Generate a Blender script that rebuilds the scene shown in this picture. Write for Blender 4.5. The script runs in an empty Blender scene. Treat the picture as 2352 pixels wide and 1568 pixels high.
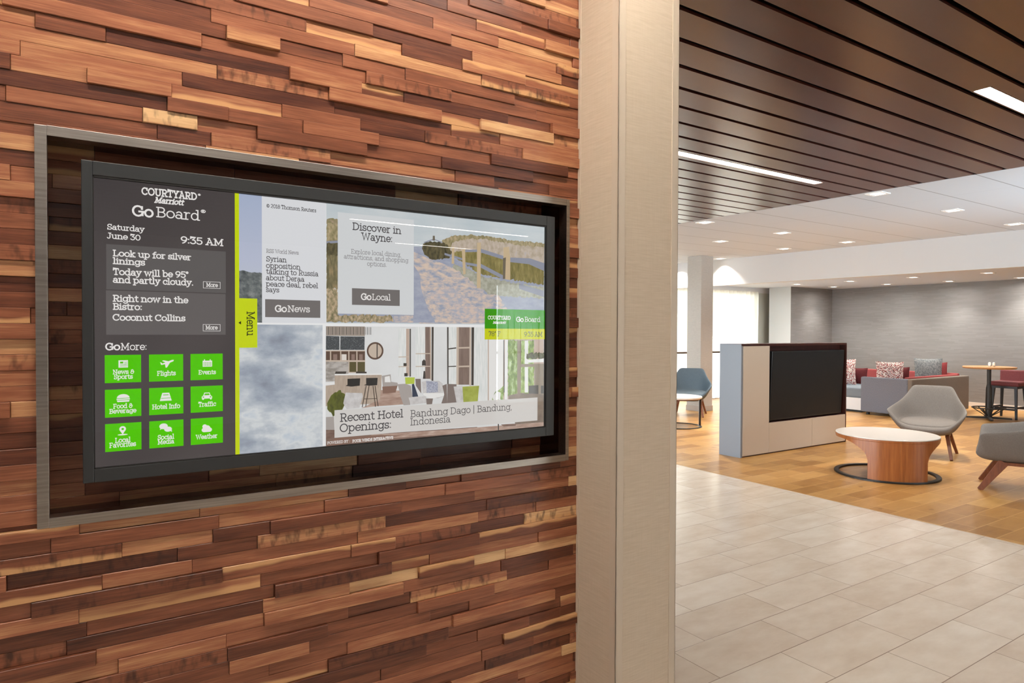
import bpy, bmesh, math, random
from mathutils import Vector, Matrix
rng = random.Random(7)
SC = bpy.context.scene
COL = SC.collection
PI = math.pi

# ------------------------------------------------------------------ camera
cam_d = bpy.data.cameras.new('camera')
cam_d.sensor_width = 36.0
cam_d.lens = 1512.085 / 2352 * 36.0
cam_d.clip_start = 0.05
cam_d.clip_end = 200
cam = bpy.data.objects.new('camera', cam_d)
COL.objects.link(cam)
YAW, PITCH, ROLL = 0.57642, -0.014939, 0.0034998
EYE = 1.5
_r = Vector((math.cos(YAW), -math.sin(YAW), 0)); _f = Vector((math.sin(YAW), math.cos(YAW), 0)); _u = Vector((0, 0, 1))
_f2 = _f * math.cos(PITCH) + _u * math.sin(PITCH); _u2 = _u * math.cos(PITCH) - _f * math.sin(PITCH)
_r3 = _r * math.cos(ROLL) + _u2 * math.sin(ROLL); _u3 = _u2 * math.cos(ROLL) - _r * math.sin(ROLL)
cam.matrix_world = Matrix(((_r3.x, _u3.x, -_f2.x, 0), (_r3.y, _u3.y, -_f2.y, 0), (_r3.z, _u3.z, -_f2.z, EYE), (0, 0, 0, 1)))
SC.camera = cam

# ------------------------------------------------------------------ colour, world, big daylight
SC.view_settings.view_transform = 'Standard'
SC.view_settings.look = 'None'
SC.view_settings.exposure = 0.0
SC.view_settings.gamma = 1.0
SC.view_settings.use_curve_mapping = False
W = bpy.data.worlds.new('sky'); SC.world = W; W.use_nodes = True
wn = W.node_tree
bg = wn.nodes['Background']
bg.inputs[0].default_value = (0.86, 0.94, 1.0, 1)
bg.inputs[1].default_value = 13.0

def area(name, loc, size, power, rot=(0, 0, 0), color=(1, 1, 1), spread=180, parent=None):
    d = bpy.data.lights.new(name, 'AREA')
    d.shape = 'RECTANGLE'; d.size, d.size_y = size
    d.energy = power; d.color = color; d.spread = math.radians(spread)
    o = bpy.data.objects.new(name, d); COL.objects.link(o)
    o.location = loc; o.rotation_euler = rot
    if parent: o.parent = parent
    return o
# the daylight comes in through the glazed fronts: window portals for the sky
for _n, _loc, _size, _rot in (('curtain_window_portal', (10.83, 9.97, 1.22), (5.2, 2.4), (-PI/2, 0, 0)), ('side_window_portal', (1.62, 6.15, 1.31), (2.5, 6.4), (0, -PI/2, 0)), ('front_window_portal', (8.75, -8.08, 1.31), (5.4, 2.55), (PI/2, 0, 0))):
    area(_n, _loc, _size, 1, _rot).data.cycles.is_portal = True

# unseen fill light added low on the right to neutralise the ceilings
area('added_ceiling_fill', (8.6, -2.6, 1.1), (3.0, 1.0), 170, (math.radians(120), 0, 0), (0.72, 0.88, 1.0), 64)

# ------------------------------------------------------------------ helpers: materials
def lin(c):
    if isinstance(c, str):
        c = c.lstrip('#'); c = [int(c[i:i+2], 16) / 255 for i in (0, 2, 4)]
    return tuple((x / 12.92 if x <= 0.04045 else ((x + 0.055) / 1.055) ** 2.4) for x in c) + (1,)

class NT:
    def __init__(s, name):
        s.m = bpy.data.materials.new(name); s.m.use_nodes = True
        s.t = s.m.node_tree; s.t.nodes.clear()
        s.out = s.t.nodes.new('ShaderNodeOutputMaterial')
    def n(s, kind, **kw):
        x = s.t.nodes.new('ShaderNode' + kind)
        for k, v in kw.items(): setattr(x, k, v)
        return x
    def put(s, sock, v):
        if hasattr(v, 'is_output') or isinstance(v, bpy.types.NodeSocket): s.t.links.new(v, sock)
        else: sock.default_value = v
    def math(s, op, a, b=0.0, c=None):
        x = s.n('Math', operation=op); s.put(x.inputs[0], a); s.put(x.inputs[1], b)
        if c is not None: s.put(x.inputs[2], c)
        return x.outputs[0]
    def xyz(s, x, y, z):
        c = s.n('CombineXYZ')
        for i, v in enumerate((x, y, z)): s.put(c.inputs[i], v)
        return c.outputs[0]
    def sep(s, v):
        c = s.n('SeparateXYZ'); s.put(c.inputs[0], v); return c.outputs
    def obj(s): return s.n('TexCoord').outputs['Object']
    def noise(s, vec, scale, detail=3, rough=0.55):
        x = s.n('TexNoise'); s.put(x.inputs['Vector'], vec); x.inputs['Scale'].default_value = scale
        x.inputs['Detail'].default_value = detail; x.inputs['Roughness'].default_value = rough
        return x.outputs[0]
    def white(s, vec):
        x = s.n('TexWhiteNoise', noise_dimensions='3D'); s.put(x.inputs['Vector'], vec); return x.outputs['Value']
    def ramp(s, fac, stops, interp='LINEAR'):
        x = s.n('ValToRGB'); s.put(x.inputs[0], fac); e = x.color_ramp; e.interpolation = interp
        while len(e.elements) < len(stops): e.elements.new(0.5)
        for el, (p, c) in zip(e.elements, stops): el.position = p; el.color = c if len(c) == 4 else lin(c)
        return x.outputs[0]
    def mix(s, fac, a, b, mode='MIX'):
        x = s.n('Mix', data_type='RGBA', blend_type=mode); s.put(x.inputs[0], fac); s.put(x.inputs[6], a); s.put(x.inputs[7], b)
        return x.outputs[2]
    def attr(s, name): return s.n('Attribute', attribute_name=name).outputs['Fac']
    def bsdf(s, color, rough=0.5, metal=0.0, bump=None, bstr=0.2, bdist=0.01, spec=None, coat=0.0):
        b = s.n('BsdfPrincipled'); s.put(b.inputs['Base Color'], color); s.put(b.inputs['Roughness'], rough); s.put(b.inputs['Metallic'], metal)
        if spec is not None: b.inputs['Specular IOR Level'].default_value = spec
        if coat: b.inputs['Coat Weight'].default_value = coat; b.inputs['Coat Roughness'].default_value = 0.15
        if bump is not None:
            k = s.n('Bump'); k.inputs['Strength'].default_value = bstr; k.inputs['Distance'].default_value = bdist
            s.put(k.inputs['Height'], bump); s.t.links.new(k.outputs[0], b.inputs['Normal'])
        s.t.links.new(b.outputs[0], s.out.inputs[0]); return s.m
    def emit(s, color, strength=1.0):
        e = s.n('Emission'); s.put(e.inputs[0], color); s.put(e.inputs[1], strength)
        s.t.links.new(e.outputs[0], s.out.inputs[0]); return s.m

MATS = {}
def flat(name, c, rough=0.5, metal=0.0, **kw):
    if name not in MATS: MATS[name] = NT(name).bsdf(lin(c), rough, metal, **kw)
    return MATS[name]
def glow(name, c, s=1.0):
    if name not in MATS: MATS[name] = NT(name).emit(lin(c), s)
    return MATS[name]

def fabric(name, c1, c2, scale=400, rough=0.9, stretch=(1, 1, 1), bstr=0.15):
    n = NT(name); v = n.sep(n.obj()); vec = n.xyz(n.math('MULTIPLY', v[0], stretch[0]), n.math('MULTIPLY', v[1], stretch[1]), n.math('MULTIPLY', v[2], stretch[2]))
    k = n.noise(vec, scale, 2, 0.6)
    return n.bsdf(n.ramp(k, [(0.35, c1), (0.65, c2)]), rough, bump=k, bstr=bstr, bdist=0.002, spec=0.2)

def wood(name, stops, axis=2, rough=0.4, sc=1.0, coat=0.0):
    # veneer with the grain running along one object axis
    n = NT(name); v = list(n.sep(n.obj()))
    m = [14 * sc] * 3; m[axis] = 0.8 * sc
    vec = n.xyz(*[n.math('MULTIPLY', v[i], m[i]) for i in range(3)])
    a = n.noise(vec, 3.0, 4, 0.6)
    m2 = [120 * sc] * 3; m2[axis] = 3 * sc
    b = n.noise(n.xyz(*[n.math('MULTIPLY', v[i], m2[i]) for i in range(3)]), 2.0, 2)
    f = n.math('ADD', n.math('MULTIPLY', a, 0.75), n.math('MULTIPLY', b, 0.25))
    return n.bsdf(n.ramp(f, stops), rough, coat=coat)

# ------------------------------------------------------------------ helpers: meshes
class MB:
    def __init__(s): s.v = []; s.f = []; s.mi = []; s.uv = None
    def face(s, pts, mi=0):
        k = len(s.v); s.v += [tuple(p) for p in pts]; s.f.append(tuple(range(k, k + len(pts)))); s.mi.append(mi)
    def box(s, x0, y0, z0, x1, y1, z1, mi=0, skip=''):
        k = len(s.v)
        s.v += [(x0, y0, z0), (x1, y0, z0), (x1, y1, z0), (x0, y1, z0), (x0, y0, z1), (x1, y0, z1), (x1, y1, z1), (x0, y1, z1)]
        for nm, q in (('b', (0, 3, 2, 1)), ('t', (4, 5, 6, 7)), ('f', (0, 1, 5, 4)), ('r', (1, 2, 6, 5)), ('k', (2, 3, 7, 6)), ('l', (3, 0, 4, 7))):
            if nm not in skip: s.f.append(tuple(k + i for i in q)); s.mi.append(mi)
        return s
    def bar(s, a, b, wa, wb=None, ha=None, hb=None, side=None, mi=0):
        # tapered rectangular bar from a to b
        a = Vector(a); b = Vector(b); d = (b - a).normalized(); wb = wb or wa; ha = ha or wa; hb = hb or wb
        sd = Vector(side).normalized() if side else d.cross(Vector((0, 0, 1)))
        if sd.length < 1e-4: sd = Vector((1, 0, 0))
        sd = (sd - d * sd.dot(d)).normalized(); up = sd.cross(d).normalized()
        k = len(s.v)
        for p, w, h in ((a, wa, ha), (b, wb, hb)):
            for i, j in ((-1, -1), (1, -1), (1, 1), (-1, 1)): s.v.append(tuple(p + sd * (i * w / 2) + up * (j * h / 2)))
        for q in ((0, 3, 2, 1), (4, 5, 6, 7), (0, 1, 5, 4), (1, 2, 6, 5), (2, 3, 7, 6), (3, 0, 4, 7)):
            s.f.append(tuple(k + i for i in q)); s.mi.append(mi)
        return s
    def lathe(s, prof, seg=48, c=(0, 0, 0), mi=0, cap=True):
        k = len(s.v); n = len(prof)
        for i in range(seg):
            a = 2 * PI * i / seg
            for r, z in prof: s.v.append((c[0] + r * math.cos(a), c[1] + r * math.sin(a), c[2] + z))
        for i in range(seg):
            j = (i + 1) % seg
            for q in range(n - 1):
                s.f.append((k + i * n + q, k + j * n + q, k + j * n + q + 1, k + i * n + q + 1)); s.mi.append(mi)
        if cap:
            for q in (0, n - 1):
                if prof[q][0] > 1e-5: s.f.append(tuple(k + i * n + q for i in (range(seg) if q else reversed(range(seg))))); s.mi.append(mi)
        return s
    def torus(s, R, r, c=(0, 0, 0), seg=64, ring=10, mi=0, zs=1.0):
        k = len(s.v)
        for i in range(seg):
            a = 2 * PI * i / seg
            for j in range(ring):
                b = 2 * PI * j / ring; q = R + r * math.cos(b)
                s.v.append((c[0] + q * math.cos(a), c[1] + q * math.sin(a), c[2] + r * zs * math.sin(b)))
        for i in range(seg):
            for j in range(ring):
                i2 = (i + 1) % seg; j2 = (j + 1) % ring
                s.f.append((k + i * ring + j, k + i2 * ring + j, k + i2 * ring + j2, k + i * ring + j2)); s.mi.append(mi)
        return s
    def grid(s, rows, mi=0, closed=False):
        k = len(s.v); n = len(rows[0])
        for r in rows: s.v += [tuple(p) for p in r]
        for i in range(len(rows) - 1):
            for j in range(n - 1):
                s.f.append((k + i * n + j, k + i * n + j + 1, k + (i + 1) * n + j + 1, k + (i + 1) * n + j)); s.mi.append(mi)
        return s
    def build(s, name, mats, parent=None, loc=None, rotz=0, bevel=0, smooth=False, sub=0, solid=0, soff=-1):
        me = bpy.data.meshes.new(name); me.from_pydata(s.v, [], s.f); me.update()
        if not isinstance(mats, (list, tuple)): mats = [mats]
        for m in mats: me.materials.append(m)
        me.polygons.foreach_set('material_index', s.mi)
        if smooth: me.polygons.foreach_set('use_smooth', [True] * len(s.f))
        o = bpy.data.objects.new(name, me); COL.objects.link(o)
        if loc: o.location = loc
        o.rotation_euler.z = rotz
        if parent: o.parent = parent
        if solid:
            md = o.modifiers.new('thick', 'SOLIDIFY'); md.thickness = solid; md.offset = soff
        if bevel:
            md = o.modifiers.new('edge', 'BEVEL'); md.width = bevel; md.segments = 2; md.limit_method = 'ANGLE'; md.angle_limit = math.radians(40)
        if sub:
            md = o.modifiers.new('round', 'SUBSURF'); md.levels = sub; md.render_levels = sub
        return o

def tag(o, label=None, cat=None, group=None, kind=None):
    if label: o['label'] = label
    if cat: o['category'] = cat
    if group: o['group'] = group
    if kind: o['kind'] = kind
    return o
def thing(name, label, cat, loc=(0, 0, 0), rotz=0, group=None):
    o = bpy.data.objects.new(name, None); COL.objects.link(o)
    o.location = loc; o.rotation_euler = (0, 0, rotz); o.empty_display_size = 0.1
    return tag(o, label, cat, group)
def struct(name, mb, mats, label=None, cat=None, **kw):
    o = mb.build(name, mats, **kw)
    return tag(o, label, cat, kind='structure')
def copy_tree(root, loc, rotz=None, label=None):
    r = root.copy(); COL.objects.link(r); r.location = loc
    if rotz is not None: r.rotation_euler = (0, 0, rotz)
    if label: r['label'] = label
    for ch in list(root.children):
        c = ch.copy(); COL.objects.link(c); c.parent = r
        for g in list(ch.children):
            d = g.copy(); COL.objects.link(d); d.parent = c
    return r

# ------------------------------------------------------------------ the room's measures (metres; the eye stands over 0,0)
WALL = 1.69            # face of the wood-strip wall
CEIL = 2.95            # slat and tile ceilings
LOW = 2.56             # ceiling behind the bulkhead
BACK = 15.32           # grey wall
# niche cut in the wood wall
NX0, NX1, NZ0, NZ1 = -0.083, 1.309, 1.086, 1.924

# ------------------------------------------------------------------ surface materials
def strip_wood():
    n = NT('reclaimed_wood_strips')
    tone = n.attr('tone'); seed = n.attr('seed')
    uv = n.sep(n.n('UVMap', uv_map='strip').outputs[0])
    off = n.math('MULTIPLY', seed, 53.0)
    u = n.math('ADD', uv[0], off)
    fig = n.noise(n.xyz(n.math('MULTIPLY', u, 5.0), n.math('MULTIPLY', uv[1], 55.0), off), 1.0, 4, 0.6)
    fib = n.noise(n.xyz(n.math('MULTIPLY', u, 9.0), n.math('MULTIPLY', uv[1], 420.0), off), 1.0, 3, 0.7)
    cross = n.noise(n.xyz(n.math('MULTIPLY', u, 60.0), n.math('MULTIPLY', uv[1], 25.0), off), 1.0, 2, 0.5)
    t = n.math('ADD', tone, n.math('MULTIPLY', n.math('SUBTRACT', fig, 0.5), 0.62))
    t = n.math('ADD', t, n.math('MULTIPLY', n.math('SUBTRACT', fib, 0.5), 0.46))
    col = n.ramp(t, [(0.0, '#2e130c'), (0.2, '#572e1f'), (0.42, '#7c4932'), (0.62, '#9b6145'), (0.8, '#ba8860'), (1.0, '#dab384')])
    # pale sapwood running along one edge of some strips
    has = n.math('GREATER_THAN', n.attr('sap'), 0.5)
    edge = n.math('ADD', n.math('MULTIPLY', uv[1], 31.0), n.math('MULTIPLY', n.math('SUBTRACT', n.noise(n.xyz(n.math('MULTIPLY', u, 6.0), 0.0, off), 1.0, 2), 0.5), 1.3))
    sap = n.math('MULTIPLY', has, n.math('SMOOTH_MIN', n.math('MAXIMUM', n.math('MULTIPLY', n.math('SUBTRACT', edge, 0.55), 5.0), 0.0), 1.0, 0.2))
    col = n.mix(n.math('MULTIPLY', sap, 0.85), col, lin('#cf9f6e'))
    # dark knots and saw marks on a few
    kn = n.math('MULTIPLY', n.math('GREATER_THAN', n.attr('knot'), 0.5), n.math('MAXIMUM', n.math('MULTIPLY', n.math('SUBTRACT', cross, 0.5), 4.0), 0.0))
    col = n.mix(n.math('MINIMUM', n.math('MULTIPLY', kn, 0.8), 0.8), col, lin('#2c120b'))
    return n.bsdf(col, n.math('ADD', n.math('MULTIPLY', fib, 0.15), 0.27), bump=fib, bstr=0.12, bdist=0.001, spec=0.45)

def tile_floor():
    n = NT('stone_tile_floor'); p = n.sep(n.obj())
    TX, TY = 0.6435, 0.2702
    yy = n.math('DIVIDE', n.math('SUBTRACT', p[1], 1.612), TY)
    row = n.math('FLOOR', yy); fy = n.math('SUBTRACT', yy, row)
    xx = n.math('DIVIDE', n.math('SUBTRACT', n.math('SUBTRACT', p[0], n.math('MULTIPLY', row, 0.2170)), 2.735), TX)
    colu = n.math('FLOOR', xx); fx = n.math('SUBTRACT', xx, colu)
    dx = n.math('MULTIPLY', n.math('MINIMUM', fx, n.math('SUBTRACT', 1.0, fx)), TX)
    dy = n.math('MULTIPLY', n.math('MINIMUM', fy, n.math('SUBTRACT', 1.0, fy)), TY)
    d = n.math('MINIMUM', dx, dy)
    grout = n.math('LESS_THAN', d, 0.0017)
    rnd = n.white(n.xyz(row, colu, 3.0))
    cloud = n.noise(n.xyz(n.math('ADD', p[0], n.math('MULTIPLY', rnd, 31.0)), n.math('MULTIPLY', p[1], 2.2), rnd), 3.2, 4, 0.6)
    f = n.math('ADD', n.math('MULTIPLY', cloud, 0.8), n.math('MULTIPLY', rnd, 0.2))
    c = n.ramp(f, [(0.25, '#cdb9a3'), (0.5, '#dbcbb7'), (0.75, '#e6dac9')])
    c = n.mix(grout, c, lin('#8b745f'))
    h = n.math('MINIMUM', d, 0.003)
    return n.bsdf(c, n.math('ADD', 0.24, n.math('MULTIPLY', grout, 0.4)), bump=h, bstr=0.5, bdist=0.5, spec=0.5)

def plank_floor():
    n = NT('oak_block_floor'); p = n.sep(n.obj())
    yy = n.math('DIVIDE', p[1], 0.19); row = n.math('FLOOR', yy); fy = n.math('SUBTRACT', yy, row)
    xx = n.math('DIVIDE', n.math('ADD', p[0], n.math('MULTIPLY', row, 0.157)), 0.45)
    colu = n.math('FLOOR', xx); fx = n.math('SUBTRACT', xx, colu)
    d = n.math('MINIMUM', n.math('MULTIPLY', n.math('MINIMUM', fx, n.math('SUBTRACT', 1.0, fx)), 0.45), n.math('MULTIPLY', n.math('MINIMUM', fy, n.math('SUBTRACT', 1.0, fy)), 0.19))
    seam = n.math('LESS_THAN', d, 0.0035)
    rnd = n.white(n.xyz(row, colu, 1.0))
    g = n.noise(n.xyz(n.math('MULTIPLY', n.math('ADD', p[0], n.math('MULTIPLY', rnd, 17.0)), 4.0), n.math('MULTIPLY', p[1], 18.0), rnd), 1.0, 4, 0.6)
    knot = n.noise(n.xyz(n.math('MULTIPLY', p[0], 5.0), n.math('MULTIPLY', p[1], 9.0), 4.0), 1.0, 2, 0.5)
    f = n.math('ADD', n.math('MULTIPLY', g, 0.5), n.math('MULTIPLY', rnd, 0.5))
    c = n.ramp(f, [(0.2, '#92642f'), (0.45, '#a97a40'), (0.65, '#b6874b'), (0.85, '#c69a5b')])
    c = n.mix(n.math('MULTIPLY', n.math('GREATER_THAN', knot, 0.70), 0.45), c, lin('#6c3f18'))
    c = n.mix(n.math('MULTIPLY', seam, 0.42), c, lin('#e6bd80'))
    return n.bsdf(c, 0.34, bump=g, bstr=0.05, bdist=0.002, spec=0.45)

def linen(name, a, b):
    n = NT(name); p = n.sep(n.obj())
    k1 = n.noise(n.xyz(n.math('MULTIPLY', n.math('ADD', p[0], p[1]), 14.0), n.math('MULTIPLY', n.math('SUBTRACT', p[0], p[1]), 6.0), n.math('MULTIPLY', p[2], 260.0)), 1.0, 3, 0.6)
    k2 = n.noise(n.xyz(n.math('MULTIPLY', n.math('ADD', p[0], p[1]), 220.0), n.math('MULTIPLY', n.math('SUBTRACT', p[0], p[1]), 120.0), n.math('MULTIPLY', p[2], 12.0)), 1.0, 2, 0.6)
    f = n.math('ADD', n.math('MULTIPLY', k1, 0.72), n.math('MULTIPLY', k2, 0.2))
    return n.bsdf(n.ramp(f, [(0.28, a), (0.64, b)]), 0.62, bump=f, bstr=0.1, bdist=0.001, spec=0.3)

def grass_paper():
    n = NT('grey_dash_wallpaper'); p = n.sep(n.obj())
    row = n.math('FLOOR', n.math('DIVIDE', p[2], 0.026))
    xx = n.math('ADD', n.math('MULTIPLY', n.math('ADD', p[0], p[1]), 4.4), n.math('MULTIPLY', n.white(n.xyz(row, 0.0, 0.0)), 7.0))
    rnd = n.white(n.xyz(row, n.math('FLOOR', xx), 2.0))
    big = n.noise(n.obj(), 0.6, 2)
    f = n.math('ADD', n.math('MULTIPLY', rnd, 0.26), n.math('MULTIPLY', big, 0.62))
    return n.bsdf(n.ramp(f, [(0.3, '#7d7a79'), (0.66, '#868483'), (0.85, '#9a9897')]), n.math('SUBTRACT', 0.62, n.math('MULTIPLY', n.math('GREATER_THAN', rnd, 0.86), 0.10)), spec=0.4)

def slat_laminate():
    n = NT('dark_walnut_ceiling_slats'); p = n.sep(n.obj())
    sl = n.math('FLOOR', n.math('DIVIDE', n.math('SUBTRACT', p[1], 2.075), 0.2265))
    a = n.noise(n.xyz(n.math('ADD', n.math('MULTIPLY', p[0], 0.5), n.math('MULTIPLY', sl, 3.7)), n.math('MULTIPLY', p[1], 30.0), sl), 1.6, 3, 0.5)
    return n.bsdf(n.ramp(a, [(0.3, '#442721'), (0.55, '#4c2b24'), (0.75, '#55322a')]), 0.25, spec=0.65)

def ceiling_tile():
    n = NT('white_ceiling_panels'); p = n.sep(n.obj())
    fy = n.math('FLOORED_MODULO', n.math('SUBTRACT', p[1], 2.75), 0.588)
    fx = n.math('FLOORED_MODULO', n.math('SUBTRACT', p[0], 7.70), 2.2)
    ly = n.math('LESS_THAN', fy, 0.012); lx = n.math('LESS_THAN', fx, 0.006)
    c = n.mix(ly, lin('#c3c7cd'), lin('#8f9093'))
    c = n.mix(n.math('MULTIPLY', lx, 0.5), c, lin('#a4a7ad'))
    return n.bsdf(c, 0.85, spec=0.2)

M_STRIP = strip_wood(); M_TILE = tile_floor(); M_OAK = plank_floor(); M_PAPER = grass_paper(); M_SLAT = slat_laminate(); M_ACT = ceiling_tile()
M_LINEN = linen('linen_wallcovering', '#c1b19c', '#cebfac')
M_TRIM = flat('corner_guard_beige', '#c6b8a6', 0.4)
M_WHITE = flat('white_paint', '#dcdde0', 0.8)
M_BLACK = flat('black_void', '#0b0807', 0.9)
M_PALE = flat('pale_column_paint', '#b4b7b8', 0.6)
M_BASE = flat('pale_baseboard', '#d9cfc4', 0.5)

# ------------------------------------------------------------------ wood-strip wall with its niche
def build_wall():
    mb = MB(); tone = []; seed = []; sap = []; knot = []; uvs = []
    def strip(x0, x1, z0, z1, y, deep, rec):
        t = rng.choices([rng.uniform(0.18, 0.33), rng.uniform(0.33, 0.55), rng.uniform(0.55, 0.68), rng.uniform(0.68, 0.8), rng.uniform(0.86, 0.98)], [20, 46, 21, 9, 4])[0]
        s = rng.random(); sp = rng.random() < 0.13; kt = rng.random() < 0.14
        flip = rng.random() < 0.5
        h = z1 - z0; c = 0.0009
        def w(v): return (h - v) if flip else v
        k = len(mb.v)
        mb.v += [(x0, deep, z0), (x1, deep, z0), (x1, deep, z1), (x0, deep, z1), (x0, y + c, z0), (x1, y + c, z0), (x1, y + c, z1), (x0, y + c, z1), (x0 + c, y, z0 + c), (x1 - c, y, z0 + c), (x1 - c, y, z1 - c), (x0 + c, y, z1 - c)]
        quads = []
        for q in ((8, 9, 10, 11), (4, 5, 9, 8), (5, 6, 10, 9), (6, 7, 11, 10), (7, 4, 8, 11), (0, 1, 5, 4), (1, 2, 6, 5), (2, 3, 7, 6), (3, 0, 4, 7)):
            mb.f.append(tuple(k + i for i in q)); mb.mi.append(0)
            quads.append([(mb.v[k + i][0] - x0, w(mb.v[k + i][2] - z0)) for i in q])
        for q in quads:
            uvs.extend(q)
            tone.append(t); seed.append(s); sap.append(1.0 if sp else 0.0); knot.append(1.0 if kt else 0.0)
    RH = 0.0322
    def course(xa, xb, z0, z1, y0, deep, rec=False):
        x = xa - rng.uniform(0, 0.3); last = -1
        while x < xb:
            L = rng.choice([0.12, 0.17, 0.2, 0.24, 0.26, 0.3, 0.33, 0.36, 0.4]) * rng.uniform(0.92, 1.12)
            a, b = max(x, xa), min(x + L, xb)
            lev = rng.choice([0, 0, 1, 1, 2, 3])
            if lev == last: lev = (lev + 1) % 4
            last = lev
            if b - a > 0.004:
                strip(a + 0.0002, b - 0.0002, z0 + 0.0002, z1 - 0.0002, y0 - (0.0, 0.003, 0.007, 0.0115)[lev] * (0.4 if rec else 1) - rng.uniform(0, 0.0008), deep, rec)
            x += L
    z = 0.0
    while z < CEIL:
        z1 = min(z + RH, CEIL)
        # rows cut by the niche
        if z1 <= NZ0 or z >= NZ1: course(-1.6, 1.40, z, z1, WALL, WALL + 0.03)
        else:
            zz = [(z, z1)]
            if z < NZ0: zz = [(z, NZ0)]; course(-1.6, 1.40, z, NZ0, WALL, WALL + 0.03); zz = [(NZ0, z1)]
            if z1 > NZ1: course(-1.6, 1.40, NZ1, z1, WALL, WALL + 0.03); zz = [(z, NZ1)]
            for a, b in zz:
                course(-1.6, NX0, a, b, WALL, WALL + 0.03); course(NX1, 1.40, a, b, WALL, WALL + 0.03)
        z = z1
    # strips on the niche's back
    z = NZ0 - 0.004
    while z < NZ1 - 0.001:
        z1 = min(z + RH, NZ1)
        course(NX0, NX1, max(z, NZ0), z1, WALL + 0.140, WALL + 0.165, True)
        z = z1
    n_strip = len(mb.f)
    # solid core: four slabs round the niche, its returns and back
    mb.box(-1.6, WALL + 0.012, 0, 1.605, 1.95, NZ0 - 0.002, 1); mb.box(-1.6, WALL + 0.012, NZ1 + 0.002, 1.605, 1.95, CEIL, 1)
    mb.box(-1.6, WALL + 0.012, NZ0 - 0.002, NX0 - 0.002, 1.95, NZ1 + 0.002, 1); mb.box(NX1 + 0.002, WALL + 0.012, NZ0 - 0.002, 1.605, 1.95, NZ1 + 0.002, 1)
    mb.box(NX0 - 0.002, WALL + 0.16, NZ0 - 0.002, NX1 + 0.002, 1.95, NZ1 + 0.002, 1)
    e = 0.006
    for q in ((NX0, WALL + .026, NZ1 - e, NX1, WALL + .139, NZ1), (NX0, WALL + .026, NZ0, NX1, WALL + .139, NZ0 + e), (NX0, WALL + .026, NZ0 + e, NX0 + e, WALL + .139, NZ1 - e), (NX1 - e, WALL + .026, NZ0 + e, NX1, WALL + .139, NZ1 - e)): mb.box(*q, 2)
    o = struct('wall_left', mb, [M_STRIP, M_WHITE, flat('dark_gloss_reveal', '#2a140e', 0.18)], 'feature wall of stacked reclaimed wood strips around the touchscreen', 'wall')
    me = o.data
    ul = me.uv_layers.new(name='strip')
    flatuv = [c for p in uvs for c in p] + [0.0] * (2 * (len(me.loops) - len(uvs)))
    ul.data.foreach_set('uv', flatuv)
    for nm, arr in (('tone', tone), ('seed', seed), ('sap', sap), ('knot', knot)):
        at = me.attributes.new(nm, 'FLOAT', 'FACE'); at.data.foreach_set('value', arr + [0.4] * (len(me.polygons) - len(arr)))
build_wall()

# linen-covered column at the wall's end, corner guards on its edges
CX0, CX1, CY0, CY1 = 1.352, 1.606, 1.496, 1.96
col0 = struct('column', MB().box(CX0, CY0, 0, CX1, CY1, CEIL), M_LINEN, 'square column wrapped in beige linen wallcovering beside the touchscreen wall', 'column', bevel=0.003)
G = 0.027
for (x, y, sx, sy) in ((CX0, CY0, 1, 1), (CX1, CY0, -1, 1)):
    g = MB(); a, b = sorted((x - sx * 0.0025, x + sx * G)); g.box(a, y - 0.0025, 0.0, b, y + 0.001, CEIL - 0.002)
    a, b = sorted((x - sx * 0.0025, x + sx * 0.001)); g.box(a, y - 0.0025, 0.0, b, y + G, CEIL - 0.002)
    g.build('corner_guard', M_TRIM, col0, bevel=0.0012)
MB().box(CX0 - 0.003, WALL - 0.016, 0, CX0 + 0.002, WALL - 0.004, CEIL - 0.002).build('edge_strip', M_TRIM, col0)

# ------------------------------------------------------------------ floors, ceilings
def edge_x(y): return 5.60 + (y - 3.5) * 0.018            # where tile meets oak
fl = MB(); fl.face([(-3, -9, 0), (edge_x(-9), -9, 0), (edge_x(13), 13, 0), (-3, 13, 0)])
struct('floor', fl, M_TILE, 'beige stone tile floor in the foreground', 'floor')
fl = MB(); fl.face([(edge_x(-9), -9, 0), (18, -9, 0), (18, 13, 0), (edge_x(13), 13, 0)])
struct('floor', fl, M_OAK, 'warm oak block floor under the lounge seating', 'floor')
tr = MB()
for i in range(22):
    y0, y1 = -9 + i, -8 + i
    tr.face([(edge_x(y0) - 0.006, y0, 0.0012), (edge_x(y0) + 0.006, y0, 0.0012), (edge_x(y1) + 0.006, y1, 0.0012), (edge_x(y1) - 0.006, y1, 0.0012)])
struct('trim_1', tr, flat('floor_transition', '#d3b48a', 0.4), 'thin strip where stone tile meets oak floor', 'trim')

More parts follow.
